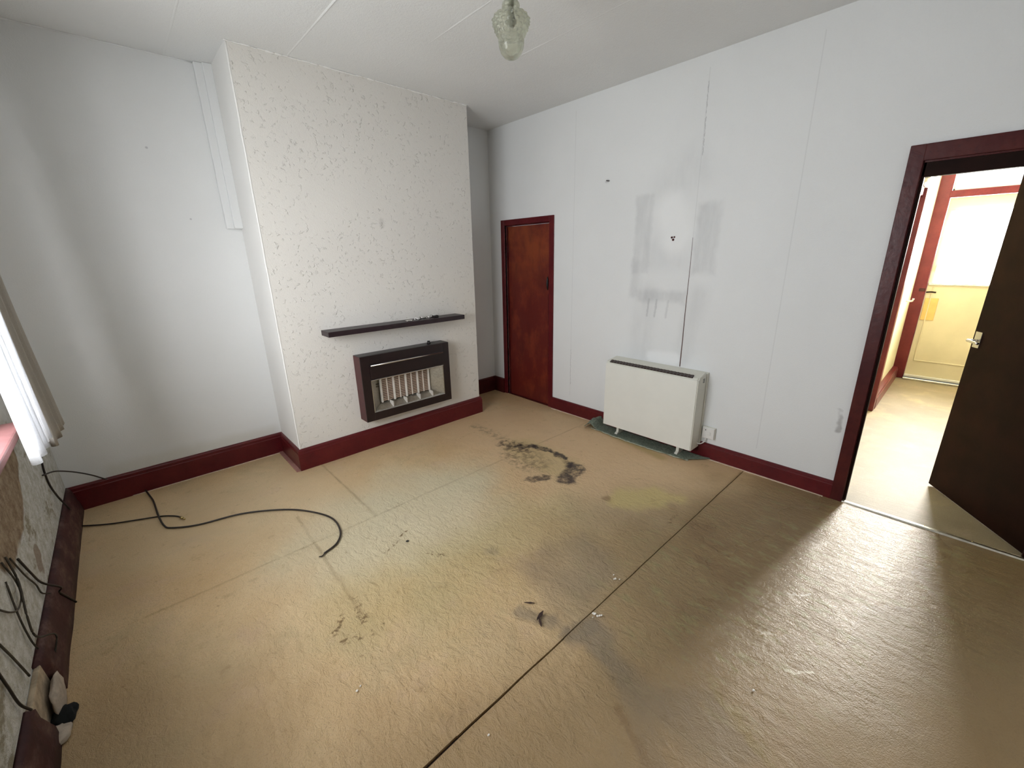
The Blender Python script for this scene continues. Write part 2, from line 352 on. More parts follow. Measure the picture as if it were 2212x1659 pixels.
    b4 = m.bump(m.math('MULTIPLY', m.math('SUBTRACT', m.noise(15, 5, .65, dist=.4, stretch=(1.6, .7, 1)), .5), sw.outputs[1]), .6, .014, b3)
    return m.fin(c, m.math('SUBTRACT', .54, m.math('MULTIPLY', sw.outputs[2], .27)), b4, Specular_IOR_Level=.5)
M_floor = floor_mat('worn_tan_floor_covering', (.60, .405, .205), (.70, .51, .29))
M_hfloor = floor_mat('hall_floor_covering', (.27, .22, .14), (.36, .30, .20), True)

# ---------------------------------------------------------------- geometry helpers
def bm_new(): return bmesh.new()
def bx(bm, lo, hi, bev=0., seg=2):
    lo, hi = [min(a, b) for a, b in zip(lo, hi)], [max(a, b) for a, b in zip(lo, hi)]
    vs = [bm.verts.new((x, y, z)) for x in (lo[0], hi[0]) for y in (lo[1], hi[1]) for z in (lo[2], hi[2])]
    fs = [bm.faces.new([vs[i] for i in f]) for f in ((0, 1, 3, 2), (4, 6, 7, 5), (0, 4, 5, 1), (2, 3, 7, 6), (0, 2, 6, 4), (1, 5, 7, 3))]
    if bev:
        es = list({e for f in fs for e in f.edges}); bmesh.ops.bevel(bm, geom=es, offset=bev, segments=seg, affect='EDGES', profile=.6)
    return bm
def prism(bm, poly, axis, a, b):
    """extrude 2D polygon along axis (0,1,2) from a to b; poly coords are the two other axes in order"""
    def p(u, v, t):
        return ((t, u, v), (u, t, v), (u, v, t))[axis]
    A = [bm.verts.new(p(u, v, a)) for u, v in poly]; B = [bm.verts.new(p(u, v, b)) for u, v in poly]
    n = len(poly); bm.faces.new(A); bm.faces.new(B[::-1])
    for i in range(n): bm.faces.new((A[i], B[i], B[(i + 1) % n], A[(i + 1) % n]))
    return bm
def catmull(pts, k=6):
    pts = [Vector(p) for p in pts]; P = [pts[0] * 2 - pts[1]] + pts + [pts[-1] * 2 - pts[-2]]; out = []
    for i in range(1, len(P) - 2):
        for j in range(k):
            t = j / k; a, b, c, d = P[i - 1:i + 3]
            out.append(.5 * ((2 * b) + (c - a) * t + (2 * a - 5 * b + 4 * c - d) * t * t + (3 * b - a - 3 * c + d) * t ** 3))
    out.append(pts[-1]); return out
def tube(bm, pts, r, n=8, smooth=True, k=6):
    P = catmull(pts, k) if smooth and len(pts) > 2 else [Vector(p) for p in pts]
    rings = []; up = Vector((0, 0, 1))
    for i, p in enumerate(P):
        t = (P[min(i + 1, len(P) - 1)] - P[max(i - 1, 0)]).normalized()
        a = t.cross(up if abs(t.dot(up)) < .95 else Vector((1, 0, 0))).normalized(); b = t.cross(a)
        rr = r(i / (len(P) - 1)) if callable(r) else r
        rings.append([bm.verts.new(p + (a * math.cos(q) + b * math.sin(q)) * rr) for q in [2 * math.pi * j / n for j in range(n)]])
    for A, B in zip(rings, rings[1:]):
        for j in range(n): bm.faces.new((A[j], A[(j + 1) % n], B[(j + 1) % n], B[j]))
    bm.faces.new(rings[0][::-1]); bm.faces.new(rings[-1]); return bm
def lathe(bm, prof, c, n=32, fn=None, caps=True):
    rings = []
    for i, (r, z) in enumerate(prof):
        ring = []
        for j in range(n):
            a = 2 * math.pi * j / n; rr = r * (fn(i, j, a, z) if fn else 1)
            ring.append(bm.verts.new((c[0] + rr * math.cos(a), c[1] + rr * math.sin(a), c[2] + z)))
        rings.append(ring)
    for A, B in zip(rings, rings[1:]):
        for j in range(n): bm.faces.new((A[j], A[(j + 1) % n], B[(j + 1) % n], B[j]))
    if not caps: return bm
    if prof[0][0] > 1e-5: bm.faces.new(rings[0][::-1])
    if prof[-1][0] > 1e-5: bm.faces.new(rings[-1])
    return bm
def obj(name, bm, mat, parent=None, smooth=False, local=False):
    bmesh.ops.recalc_face_normals(bm, faces=bm.faces[:])
    me = bpy.data.meshes.new(name); bm.to_mesh(me); bm.free(); me.materials.append(mat)
    if smooth:
        for p in me.polygons: p.use_smooth = True
    o = bpy.data.objects.new(name, me); C.objects.link(o)
    if parent:
        o.parent = parent
        if not local:
            p, loc = parent, Vector()
            while p: loc += p.location; p = p.parent
            o.location = -loc
    return o
def thing(name, label, cat, loc=(0, 0, 0), rz=0, group=None):
    o = bpy.data.objects.new(name, None); C.objects.link(o); o.location = loc; o.rotation_euler = (0, 0, rz); o.empty_display_size = .1
    o['label'] = label; o['category'] = cat; o['kind'] = 'thing'
    if group: o['group'] = group
    return o
def tag(o, label, cat, group=None):
    o['label'] = label; o['category'] = cat; o['kind'] = 'thing'
    if group: o['group'] = group
    return o
def struct(name, bm, mat, label=None, smooth=False):
    o = obj(name, bm, mat, None, smooth); o['kind'] = 'structure'
    if label: o['label'] = label
    return o
def struct_root(name, label, loc=(0, 0, 0)):
    o = bpy.data.objects.new(name, None); C.objects.link(o); o.location = loc; o['kind'] = 'structure'; o['label'] = label; return o

# ---------------------------------------------------------------- room shell
FZ = -.012
fl = struct('floor', bx(bm_new(), (XL - .3, YN - .1, -.10), (W + .09, .1, FZ)), M_sub, 'tan worn floor covering laid in large sheets with dark joints')
def sheet(x0, x1, y0, y1, mat=M_floor, step=.035, seed=0):
    bm = bm_new(); nx = max(2, int((x1 - x0) / step)); ny = max(2, int((y1 - y0) / step)); g = []
    for i in range(nx + 1):
        row = []
        for j in range(ny + 1):
            x = x0 + (x1 - x0) * i / nx; y = y0 + (y1 - y0) * j / ny
            e = min(x - x0, x1 - x, y - y0, y1 - y)
            z = noise.noise((x * 1.9, y * 1.9, 0)) * .0022 + noise.noise((x * 7, y * 7, 3)) * .0009 - .0016
            if j == ny and y0 == YN and x1 < 2: y -= .009 * max(0, 1 - x / 1.6)
            if e < 1e-4:
                x += noise.noise((x * 6, y * 6, 0)) * .0022; y += noise.noise((x * 6, y * 6, 9)) * .0022
            row.append(bm.verts.new((x, y, min(z, .0015))))
        g.append(row)
    for i in range(nx):
        for j in range(ny): bm.faces.new((g[i][j], g[i + 1][j], g[i + 1][j + 1], g[i][j + 1]))
    for e in [e for e in bm.edges if e.is_boundary]:   # rim on its own vertices, so the top keeps its shading
        a, b = (v.co for v in e.verts)
        bm.faces.new([bm.verts.new(q) for q in (a, b, (b.x, b.y, FZ), (a.x, a.y, FZ))])
    l1 = bm.verts.layers.float_color.new('soil_and_shade'); l2 = bm.verts.layers.float_color.new('wear')
    for v in bm.verts: v[l1], v[l2] = soil_and_shade(v.co.x, v.co.y)
    return bm
A_, B_ = -2.947, -1.497
sheets = [
    (XL, 1.4600, B_ + .0006, .02), (1.4612, W + .02, B_ + .0008, -.556), (1.4612, W + .02, -.5535, .02),
    (XL, 1.0662, A_ + .0045, B_ - .0006), (1.0668, W + .02, A_ + .0024, B_ - .0008),
    (XL, 1.6405, YN, A_ - .0045), (1.6412, W + .02, YN, A_ - .0024)]
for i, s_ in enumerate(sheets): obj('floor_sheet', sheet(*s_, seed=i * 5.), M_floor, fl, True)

cl = struct('ceiling', bx(bm_new(), (XL - .3, YN - .1, H), (W + TH, .1, H + .1)), M_ceil, 'off-white papered ceiling with raised board joints')
for x, y0, y1 in ((.46, YN, -.01), (1.07, YN, -.01), (1.672, YN, -.49), (2.285, YN, -.80), (2.84, YN, -1.45)):
    bm = bm_new(); n = 40; L = []; hh = .007 if x == 1.672 else .0045
    for i in range(n + 1):
        y = y0 + (y1 - y0) * i / n; dx = noise.noise((x, y * 3, 0)) * .003; hgt = hh * (.55 + .9 * noise.noise((x, y * 1.6, 4)))
        L.append([bm.verts.new((x + dx + a, y, H + .001 - b)) for a, b in ((-.009, 0), (-.002, max(hgt, 0)), (.002, max(hgt, 0)), (.009, 0))])
    for p, q in zip(L, L[1:]):
        for j in range(3): bm.faces.new((p[j], p[j + 1], q[j + 1], q[j]))
    obj('joint_ridge', bm, M_ceil, cl, True)

# window wall with opening
WY0, WY1, WZ0, WZ1 = -2.80, -1.08, .90, 2.40
bm = bm_new(); XO = XL - .12
bx(bm, (XO, YN - .1, -.1), (XL, WY0, H)); bx(bm, (XO, WY1, -.1), (XL, .1, H)); bx(bm, (XO, WY0, -.1), (XL, WY1, WZ0)); bx(bm, (XO, WY0, WZ1), (XL, WY1, H))
struct('wall_left', bm, M_left, 'rough damaged plaster wall under and beside the window')
struct('wall_back', bx(bm_new(), (XL, 0, -.1), (W + TH, .1, H)), M_back, 'pale grey-white alcove wall behind the chimney breast')
bm = bm_new(); bx(bm, (X1, -D, -.1), (X2, 0, H))
ch = struct('wall_chimney_breast', bm, M_chim, 'cream lumpy plastered chimney breast')
ch.data.materials.append(M_chside_lit)
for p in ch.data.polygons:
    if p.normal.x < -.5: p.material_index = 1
# rough chipped ridge along the left arris of the chimney breast
bm = bm_new(); tube(bm, [(X1 + .004 + .003 * noise.noise((0, 0, z * 9)), -D + .004, z) for z in [i * H / 40 for i in range(41)]], .007, 6, k=2)
obj('corner_bead', bm, M_chside_lit, ch, True)
bm = bm_new(); rr = random.Random(3)
for i in range(40):
    x = X1 + (X2 - X1) * (i + .5) / 40; r = rr.uniform(.004, .010)
    tube(bm, [(x - .028, -D - .001, H - .002), (x, -D - .003, H - .002 - rr.uniform(0, .005)), (x + .028, -D - .001, H - .002)], r * .7, 6, k=2)
obj('ceiling_filler', bm, M_chside_lit, ch, True)

bm = bm_new()
bx(bm, (W, YN - .1, -.1), (W + TH, DY0, H)); bx(bm, (W, DY0, 2.055), (W + TH, DY1, H)); bx(bm, (W, DY1, -.1), (W + TH, CY0, H))
bx(bm, (W, CY0, 1.93), (W + TH, CY1, H)); bx(bm, (W, CY1, -.1), (W + TH, 0, H))
wr = struct('wall_right', bm, M_right, 'pale papered wall with grey patched area above the heater')
struct('wall_front', bx(bm_new(), (XL - .12, YN - .1, -.1), (W + TH, YN, H)), M_wall, 'plain wall behind the viewpoint')

# boxed-in pipe in left alcove
bm = bm_new()
bx(bm, (1.222, -.032, 1.838), (X1 + .002, .0, H), .004, 1); bx(bm, (1.268, -.055, 1.842), (X1 + .002, -.02, H), .004, 1)
t1 = struct('trim_1', bm, M_back, 'white painted pipe boxing in the left alcove corner under the ceiling')

# thin crack filler lines round the ceiling edges
bm = bm_new(); tube(bm, [(x, -.003, H - .003 + .002 * noise.noise((x * 8, 0, 0))) for x in [XL + .02 + i * (1.2 - XL) / 20 for i in range(21)]], .006, 5, k=1); struct('trim_2', bm, M_back, 'ragged paper edge where alcove wall meets ceiling', True)

# ---------------------------------------------------------------- skirting boards
def skirt(name, p0, p1, nrm, h, t, mat, label, cap=True, e0=0, e1=0):
    """profile swept p0->p1, nrm = outward normal (2D)"""
    prof = [(0, 0), (t, 0), (t, h * .80), (t * .86, h * .83), (t * .80, h * .93), (t * .45, h * .985), (0, h)]
    bm = bm_new(); d = (Vector(p1) - Vector(p0)); L = d.length; d.normalize(); n = max(2, int(L / .12)); nv = Vector(nrm); rings = []
    for i in range(n + 1):
        u = i / n; base = Vector(p0) + d * L * u; ring = []
        for a, z in prof:
            q = base + nv * a
            if i == 0: q = q - d * (e0 * a)
            if i == n: q = q + d * (e1 * a)
            ring.append(bm.verts.new((q.x, q.y, z - .004)))
        rings.append(ring)
    for A, B in zip(rings, rings[1:]):
        for j in range(len(prof)): k = (j + 1) % len(prof); bm.faces.new((A[j], A[k], B[k], B[j]))
    bm.faces.new(rings[0][::-1]); bm.faces.new(rings[-1])
    return struct(name, bm, mat, label)
t = .022
skirt('baseboard_back_left', (XL, 0), (X1, 0), (0, -1), .182, t, M_red, 'dark red skirting board in the left alcove', e1=-1)
skirt('baseboard_chimney_left', (X1, 0), (X1, -D), (-1, 0), .182, t, M_red, 'dark red skirting return on chimney breast side', e0=-1, e1=1)
skirt('baseboard_chimney_front', (X1, -D), (X2, -D), (0, -1), .180, t, M_red, 'dark red skirting across the chimney breast below the gas fire', e0=1, e1=1)
skirt('baseboard_chimney_right', (X2, -D), (X2, 0), (1, 0), .180, t, M_redb, 'dark red skirting return hidden in right alcove', e0=1, e1=-1)
skirt('baseboard_back_right', (X2, 0), (W, 0), (0, -1), .182, t, M_redb, 'short dark skirting in right alcove', e1=-1)
skirt('baseboard_corner_right', (W, 0), (W, -.188), (-1, 0), .182, t, M_redb, 'short skirting beside the cupboard door')
br = skirt('baseboard_right', (W, -.962), (W, -3.488), (-1, 0), .128, t, M_red, 'dark red skirting under the pale right wall')
# narrow ragged white paint line at the foot of the skirtings
def ragged(p0, p1, nrm, w0, z, mat, parent, name, seed=0, n=120):
    bm = bm_new(); A = Vector(p0); d = Vector(p1) - A; nv = Vector(nrm); a = []; b = []; a2 = []; b2 = []
    for i in range(n + 1):
        q = A + d * i / n; ww = w0 * (.55 + .9 * abs(noise.noise((i * .23, seed, 0))) + .35 * noise.noise((i * .9, seed, 2)))
        if noise.noise((i * .06, seed, 8)) > .28: ww *= .25
        e = q + nv * ww; a.append(bm.verts.new((q.x, q.y, z))); b.append(bm.verts.new((e.x, e.y, z - .0006)))
        b2.append(bm.verts.new((e.x, e.y, -.006)))
    for i in range(n): bm.faces.new((a[i], a[i + 1], b[i + 1], b[i])); bm.faces.new((b[i], b[i + 1], b2[i + 1], b2[i]))
    return obj(name, bm, mat, parent)
M_line = plain('pale_paint_line', (.72, .58, .46), .8, .15, 30)
ragged((W - t, -.97), (W - t, -3.45), (-1, 0), .014, .0028, M_line, br, 'paint_drip_line', 1)
bb = bpy.data.objects['baseboard_back_left']
ragged((.30, -t), (X1 - .03, -t), (0, -1), .007, .0028, M_line, bb, 'paint_drip_line', 5, 60)
bcl = bpy.data.objects['baseboard_chimney_left']
obj('quadrant_strip', bx(bm_new(), (X1 - t - .030, -D - t + .004, -.003), (X1 - t + .001, -t, .009), .002, 1), red_mat('faded_red', (.30, .14, .12), (.42, .22, .18), .6), bcl)

# skirting under the window: dusty, broken open near the camera
bl = struct_root('baseboard_left', 'dusty broken dark red skirting under the window')
def left_piece(y0, y1, seed, jag0=0, jag1=0):
    bm = bm_new(); n = max(3, int((y1 - y0) / .05)); rings = []
    for i in range(n + 1):
        y = y0 + (y1 - y0) * i / n; ring = []
        for a, z in ((0, -.005), (.050, -.005), (.044, .05), (.030, .13), (.024, .160), (.018, .172), (.008, .180), (0, .180)):
            j = noise.noise((y * 5, z * 9, seed)) * .004
            yy = y
            if i == 0: yy += jag0 * noise.noise((z * 30, seed, 1))
            if i == n: yy += jag1 * noise.noise((z * 30, seed, 2))
            ring.append(bm.verts.new((XL + a + (j if a > 0 else 0), yy, z + (j * .6 if z > 0 else 0))))
        rings.append(ring)
    for A, B in zip(rings, rings[1:]):
        for j in range(8): k = (j + 1) % 8; bm.faces.new((A[j], A[k], B[k], B[j]))
    bm.faces.new(rings[0][::-1]); bm.faces.new(rings[-1]); return bm
obj('board', left_piece(-1.735, .0, 1, .09), M_redl, bl, True)
obj('board', left_piece(YN, -1.98, 5, 0, .05), M_redl, bl, True)
bm = bm_new(); n = 10   # exposed plaster backing in the gap
bx(bm, (XL, -2.02, -.005), (XL + .018, -1.70, .17), .006, 2); obj('plaster_backing', bm, M_plaster, bl)
def lump(c, r, seed, amp=.3, sub=3):
    bm = bm_new(); bmesh.ops.create_icosphere(bm, subdivisions=sub, radius=1)
    for v in bm.verts:
        k = 1 + amp * noise.noise(v.co * 1.6 + Vector((seed, 0, 0))) + amp * .4 * noise.noise(v.co * 4 + Vector((0, seed, 0)))
        v.co = Vector((c[0] + v.co.x * r[0] * k, c[1] + v.co.y * r[1] * k, c[2] + v.co.z * r[2] * k))
    return bm
obj('filler_flake', lump((XL + .040, -1.80, .05), (.018, .085, .06), 3), M_pale, bl, True)
obj('filler_flake', lump((XL + .042, -1.97, .012), (.035, .05, .016), 9), M_pale, bl, True)
obj('hole_shade_lump', lump((XL + .052, -1.885, .010), (.034, .050, .024), 5, .35), M_hole, bl, True)  # solid dark lump, its colour standing for the shade in a hole

# ---------------------------------------------------------------- side window
wn = struct_root('window_1', 'bright side window half hidden by white net curtain', (XL, (WY0 + WY1) / 2, WZ0))
bm = bm_new(); fx = XL - .07
for a, b in (((WY0, WZ0), (WY0 + .06, WZ1)), ((WY1 - .06, WZ0), (WY1, WZ1)), ((WY0, WZ0), (WY1, WZ0 + .06)), ((WY0, WZ1 - .06), (WY1, WZ1)), (((WY0 + WY1) / 2 - .03, WZ0), ((WY0 + WY1) / 2 + .03, WZ1)), ((WY0, 1.85), (WY1, 1.89))):
    bx(bm, (fx - .03, a[0], a[1]), (fx + .03, b[0], b[1]), .004, 1)
obj('window_frame', bm, M_white, wn)
for a, b in ((WY0 + .06, (WY0 + WY1) / 2 - .03), ((WY0 + WY1) / 2 + .03, WY1 - .06)):
    for z0, z1 in ((WZ0 + .06, 1.85), (1.89, WZ1 - .06)): obj('pane', bx(bm_new(), (fx - .002, a, z0), (fx + .002, b, z1)), M_pane, wn)
obj('window_sill', bx(bm_new(), (fx + .03, WY0 - .04, WZ0 - .015), (.078, WY1 + .10, WZ0 + .022), .008, 2), M_sill, wn)

def curtain(y0, y1, z0, z1, xc, amp, freq, seed, flare, mat, parent, name, ny=90, nz=40):
    bm = bm_new(); g = []
    for i in range(ny + 1):
        u = i / ny; row = []
        for j in range(nz + 1):
            v = j / nz; y = y0 + (y1 - y0) * u
            a = amp * (.7 + .5 * (1 - v)); ph = u * freq * 2 * math.pi + .5 * noise.noise((u * 3, v * 1.3, seed))
            x = xc + a * math.sin(ph) + .4 * a * math.sin(ph * 2.3 + 1 + v) + flare * (1 - v) ** 2
            z = z0 + (z1 - z0) * v + .012 * math.sin(ph + .5) * (1 - v)
            y += .012 * math.cos(ph) + .01 * noise.noise((v * 4, seed, u * 2))
            row.append(bm.verts.new((x, y, z)))
        g.append(row)
    for i in range(ny):
        for j in range(nz): bm.faces.new((g[i][j], g[i + 1][j], g[i + 1][j + 1], g[i][j + 1]))
    o = obj(name, bm, mat, parent, True); md = o.modifiers.new('thick', 'SOLIDIFY'); md.thickness = .0015; return o
cu = thing('net_curtain', 'white net curtain hanging over the end of the window sill', 'curtain', (.12, -1.2, 2.42))
curtain(-1.52, -1.16, .865, 2.42, .135, .014, 4.5, 2, .022, M_net, cu, 'drape')
cu2 = thing('lined_curtain', 'grey-beige folded curtain hanging between net curtain and room corner', 'curtain', (.1, -.75, 2.42))
curtain(-1.13, -.71, .80, 2.42, .122, .012, 3.5, 7, .042, M_curt, cu2, 'drape')
rail = thing('curtain_rail', 'slim white curtain rail above the side window', 'curtain rail', (XL, -2, 2.43))
obj('track', bx(bm_new(), (.05, WY0 - .1, 2.42), (.15, -.48, 2.445), .004, 1), M_white, rail)
for y in (-2.9, -1.8, -.7): obj('bracket', bx(bm_new(), (XL - .001, y, 2.424), (.08, y + .02, 2.44), .002, 1), M_white, rail)

# ---------------------------------------------------------------- cupboard door in right wall
cd = struct_root('door_1', 'narrow red-brown varnished cupboard door in the right alcove', (W, -.57, 0))
bm = bm_new()
bx(bm, (W - .012, -.965, 0), (W + .02, CY0, 1.98), .003, 1); bx(bm, (W - .012, CY1, 0), (W + .02, -.188, 1.98), .003, 1); bx(bm, (W - .012, CY0 - .001, 1.925), (W + .02, CY1 + .001, 1.98), .003, 1)
obj('door_frame', bm, M_red, cd)
bm = bm_new(); bx(bm, (W + .018, CY1 - .014, 0), (W + .11, CY1, 1.93)); bx(bm, (W + .018, CY0, 0), (W + .11, CY0 + .014, 1.93)); bx(bm, (W + .018, CY0, 1.914), (W + .11, CY1, 1.93))
obj('door_lining', bm, M_redb, cd)
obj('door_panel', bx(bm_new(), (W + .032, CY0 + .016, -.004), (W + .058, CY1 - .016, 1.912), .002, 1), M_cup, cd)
bm = bm_new()
bx(bm, (W + .022, CY0 + .03, .9), (W + .034, CY0 + .038, 1.22), .001, 1)
obj('dark_foot_strip', bx(bm_new(), (W + .002, CY0, -.006), (W + .11, CY1, .004)), M_redb, cd)  # added dark strip so the foot of the cupboard door stays dark
obj('edge_bead', bx(bm, (W + .024, CY0 + .03, .35), (W + .034, CY0 + .036, .85), .001, 1), M_redb, cd)
bm = lump((W + .028, CY0 + .05, 1.33), (.014, .013, .066), 4, .12); obj('pull_handle', bm, M_black, cd, True)
bm = bm_new()
for z in (.25, 1.65): tube(bm, [(W + .030, CY1 - .018, z), (W + .030, CY1 - .018, z + .07)], .006, 8, False)
obj('hinge', bm, M_redb, cd)

# ---------------------------------------------------------------- door to hall: casing, lining, leaf
d2 = struct_root('door_2', 'dark varnished door standing open into the hall', (W, -3.95, 0))
bm = bm_new()
bx(bm, (W - .020, DY1 - .003, -.004), (W + .005, -3.486, 2.125), .004, 2); bx(bm, (W - .020, -4.43, -.004), (W + .005, DY0 + .003, 2.125), .004, 2)
bx(bm, (W - .020, DY0, 2.045), (W + .005, DY1, 2.125), .004, 2)
obj('door_casing', bm, M_redb, d2)
bm = bm_new()
bx(bm, (W - .004, DY1 - .006, -.004), (W + TH + .01, DY1 + .003, 2.055)); bx(bm, (W - .004, DY0 - .003, -.004), (W + TH + .01, DY0 + .012, 2.055)); bx(bm, (W - .004, DY0, 2.037), (W + TH + .01, DY1, 2.06))
obj('door_lining', bm, M_redb, d2)
bm = bm_new()
bx(bm, (W + .004, DY1 - .018, -.004), (W + .045, DY1, 2.04), .003, 1); bx(bm, (W + .004, DY0, -.004), (W + .045, DY0 + .026, 2.04), .003, 1); bx(bm, (W + .004, DY0, 1.968), (W + .045, DY1, 2.04), .003, 1)
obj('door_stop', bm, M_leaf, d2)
bm = bm_new(); prism(bm, [(W - .017, -.004), (W + .022, -.004), (W + .016, .004), (W + .004, .008), (W - .010, .006)], 1, DY0, DY1 + .0)
obj('threshold_strip', bm, M_strip, d2)
bm = bm_new()
for y in (-3.75, -3.95, -4.15): lathe(bm, [(.0001, .0105), (.004, .010), (.005, .008)], (W + .004, y, -.0015), 10)
obj('strip_screw', bm, M_brass, d2)
hx, hy = 3.812, -4.338; fx_, fy_ = 4.455, -3.925
ang = math.atan2(fy_ - hy, fx_ - hx); Lf = math.hypot(fx_ - hx, fy_ - hy)
lf = bpy.data.objects.new('door_leaf', None); C.objects.link(lf); lf.parent = d2; lf.location = Vector((hx, hy, 0)) - d2.location; lf.rotation_euler = (0, 0, ang)
# leaf local frame: x along the leaf, +y = side seen from the room
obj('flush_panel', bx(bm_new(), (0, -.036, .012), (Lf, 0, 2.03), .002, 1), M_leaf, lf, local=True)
HZ = 1.045
bm = bm_new(); bx(bm, (Lf - .068, -.001, HZ - .045), (Lf - .018, .006, HZ + .055), .003, 2)
obj('handle_plate', bm, M_chrome, lf, local=True)
bm = bm_new(); tube(bm, [(Lf - .040, .004, HZ), (Lf - .040, .045, HZ), (Lf - .044, .052, HZ), (Lf - .062, .055, HZ), (Lf - .13, .055, HZ - .004)], .0085, 10, k=4)
obj('lever_handle', bm, M_chrome, lf, True, local=True)
bm = bm_new(); bx(bm, (Lf - .001, -.028, HZ - .04), (Lf + .002, -.008, HZ + .06)); bx(bm, (Lf, -.024, HZ - .01), (Lf + .012, -.012, HZ + .012), .002, 1)
obj('latch', bm, M_brass, lf, local=True)
bm = bm_new(); tube(bm, [(Lf - .055, -.036, HZ), (Lf - .055, -.075, HZ), (Lf - .075, -.085, HZ), (Lf - .15, -.085, HZ)], .0085, 10, k=4); obj('hall_side_lever', bm, M_chrome, lf, True, local=True)

# ---------------------------------------------------------------- hall
HY1 = -4.52
struct('floor_hall', bx(bm_new(), (W + .022, HY1, -.10), (XF + .25, YH + .1, -.001)), M_hfloor, 'pale worn hall floor beyond the doorway')
bm = bm_new(); bx(bm, (W + TH, YH, -.1), (XF + .06, YH + .1, H)); struct('wall_hall_left', bm, M_hall, 'pale yellow hall wall')
struct('wall_hall_right', bx(bm_new(), (W + TH, HY1 - .1, -.1), (XF + .06, HY1, H)), M_hall, 'pale yellow hall wall behind the open door')
struct('ceiling_hall', bx(bm_new(), (W + TH, HY1 - .1, H), (XF + .06, YH + .1, H + .1)), M_ceil, 'hall ceiling')
FY0, FY1 = -4.30, -3.385
bm = bm_new(); bx(bm, (XF - .01, HY1, -.1), (XF + .1, FY0, H)); bx(bm, (XF - .01, FY0, 2.66), (XF + .1, FY1, H)); bx(bm, (XF - .01, FY1, -.1), (XF + .1, YH + .1, H))
struct('wall_hall_end', bm, M_hall, 'end wall of the hall round the front door')
d3 = struct_root('door_3', 'cream front door with netted glass panel and fanlight', (XF, -3.85, 0))
bm = bm_new()
bx(bm, (XF - .05, FY1 - .092, 0), (XF + .03, FY1 + .03, 2.70), .005, 1); bx(bm, (XF - .05, FY0 - .03, 0), (XF + .03, FY0 + .08, 2.70), .005, 1)
bx(bm, (XF - .055, FY0 + .07, 2.15), (XF + .03, FY1 - .08, 2.225), .005, 1); bx(bm, (XF - .05, FY0, 2.62), (XF + .03, FY1, 2.70), .005, 1)
obj('door_frame', bm, M_redh, d3)
LY0, LY1 = FY0 + .082, FY1 - .094
GY0, GY1 = LY0 + .075, LY1 - .075
bm = bm_new(); xa, xb = XF - .025, XF + .015
bx(bm, (xa, LY0, .03), (xb, LY1, 1.20)); bx(bm, (xa, LY0, 2.02), (xb, LY1, 2.148)); bx(bm, (xa, LY0, 1.20), (xb, GY0, 2.02)); bx(bm, (xa, GY1, 1.20), (xb, LY1, 2.02))
obj('door_leaf', bm, M_cream, d3)
obj('glass_pane', bx(bm_new(), (XF - .006, GY0, 1.2), (XF - .002, GY1, 2.02)), M_pane, d3)
obj('fanlight_pane', bx(bm_new(), (XF - .006, FY0 + .08, 2.225), (XF - .002, FY1 - .092, 2.62)), M_pane, d3)
bm = bm_new(); bx(bm, (xa - .02, FY0 + .082, 2.225), (xa + .01, FY1 - .094, 2.24)); bx(bm, (xa - .02, FY1 - .112, 2.225), (xa + .01, FY1 - .094, 2.62)); obj('fanlight_bead', bm, M_white, d3)
bm = bm_new(); e = .012
ya, yb = LY0 + .05, LY1 - .05
for a, b in (((ya, .24), (yb, .24 + e)), ((ya, .24), (ya + e, 1.15)), ((yb - e, .24), (yb, 1.15))): bx(bm, (xa - .010, a[0], a[1]), (xa + .002, b[0], b[1]), .003, 1)
obj('panel_moulding', bm, M_cream, d3)
obj('glazing_ledge', bx(bm_new(), (xa - .03, LY0 + .03, 1.175), (xa + .004, LY1 - .01, 1.2), .004, 1), M_white, d3)
obj('letter_flap', bx(bm_new(), (xa - .008, LY1 - .13, .755), (xa + .002, LY1 - .012, 1.02), .002, 1), M_orange, d3)
bm = bm_new(); tube(bm, [(xa - .012, LY1 - .09, 1.09), (xa - .02, LY1 - .05, 1.095), (xa - .012, LY1 - .005, 1.09)], .008, 8, k=3); obj('night_latch', bm, M_leaf, d3, True)
bm = bm_new(); tube(bm, [(xa - .01, LY1 - .035, 1.33), (xa - .01, LY1 - .035, 1.40)], .007, 8, False); obj('bolt', bm, M_brass, d3, True)
bm = bm_new(); bx(bm, (XF - .06, FY1 - .085, 1.10), (XF - .045, FY1 - .03, 1.135), .003, 1); obj('lock_keep', bm, M_redl, d3)
bm = bm_new(); bx(bm, (xa - .035, LY0, .028), (xa + .002, LY1, .06), .006, 1); obj('weather_bar', bm, M_white, d3)
bm = bm_new(); bx(bm, (XF - .10, FY0 + .05, -.001), (XF + .10, FY1 - .09, .024), .005, 1); obj('threshold', bm, M_strip, d3)
nc = thing('door_net_curtain', 'white gathered net curtain over the front door glass', 'curtain', (XF - .05, -3.8, 2.0))
curtain(GY0 - .02, GY1 + .03, 1.20, 2.02, XF - .050, .008, 9, 11, 0, M_net2, nc, 'drape')
bm = bm_new(); tube(bm, [(XF - .048, GY0 - .03, 2.015), (XF - .048, GY1 + .035, 2.015)], .005, 8, False); obj('curtain_wire', bm, M_white, nc, True)

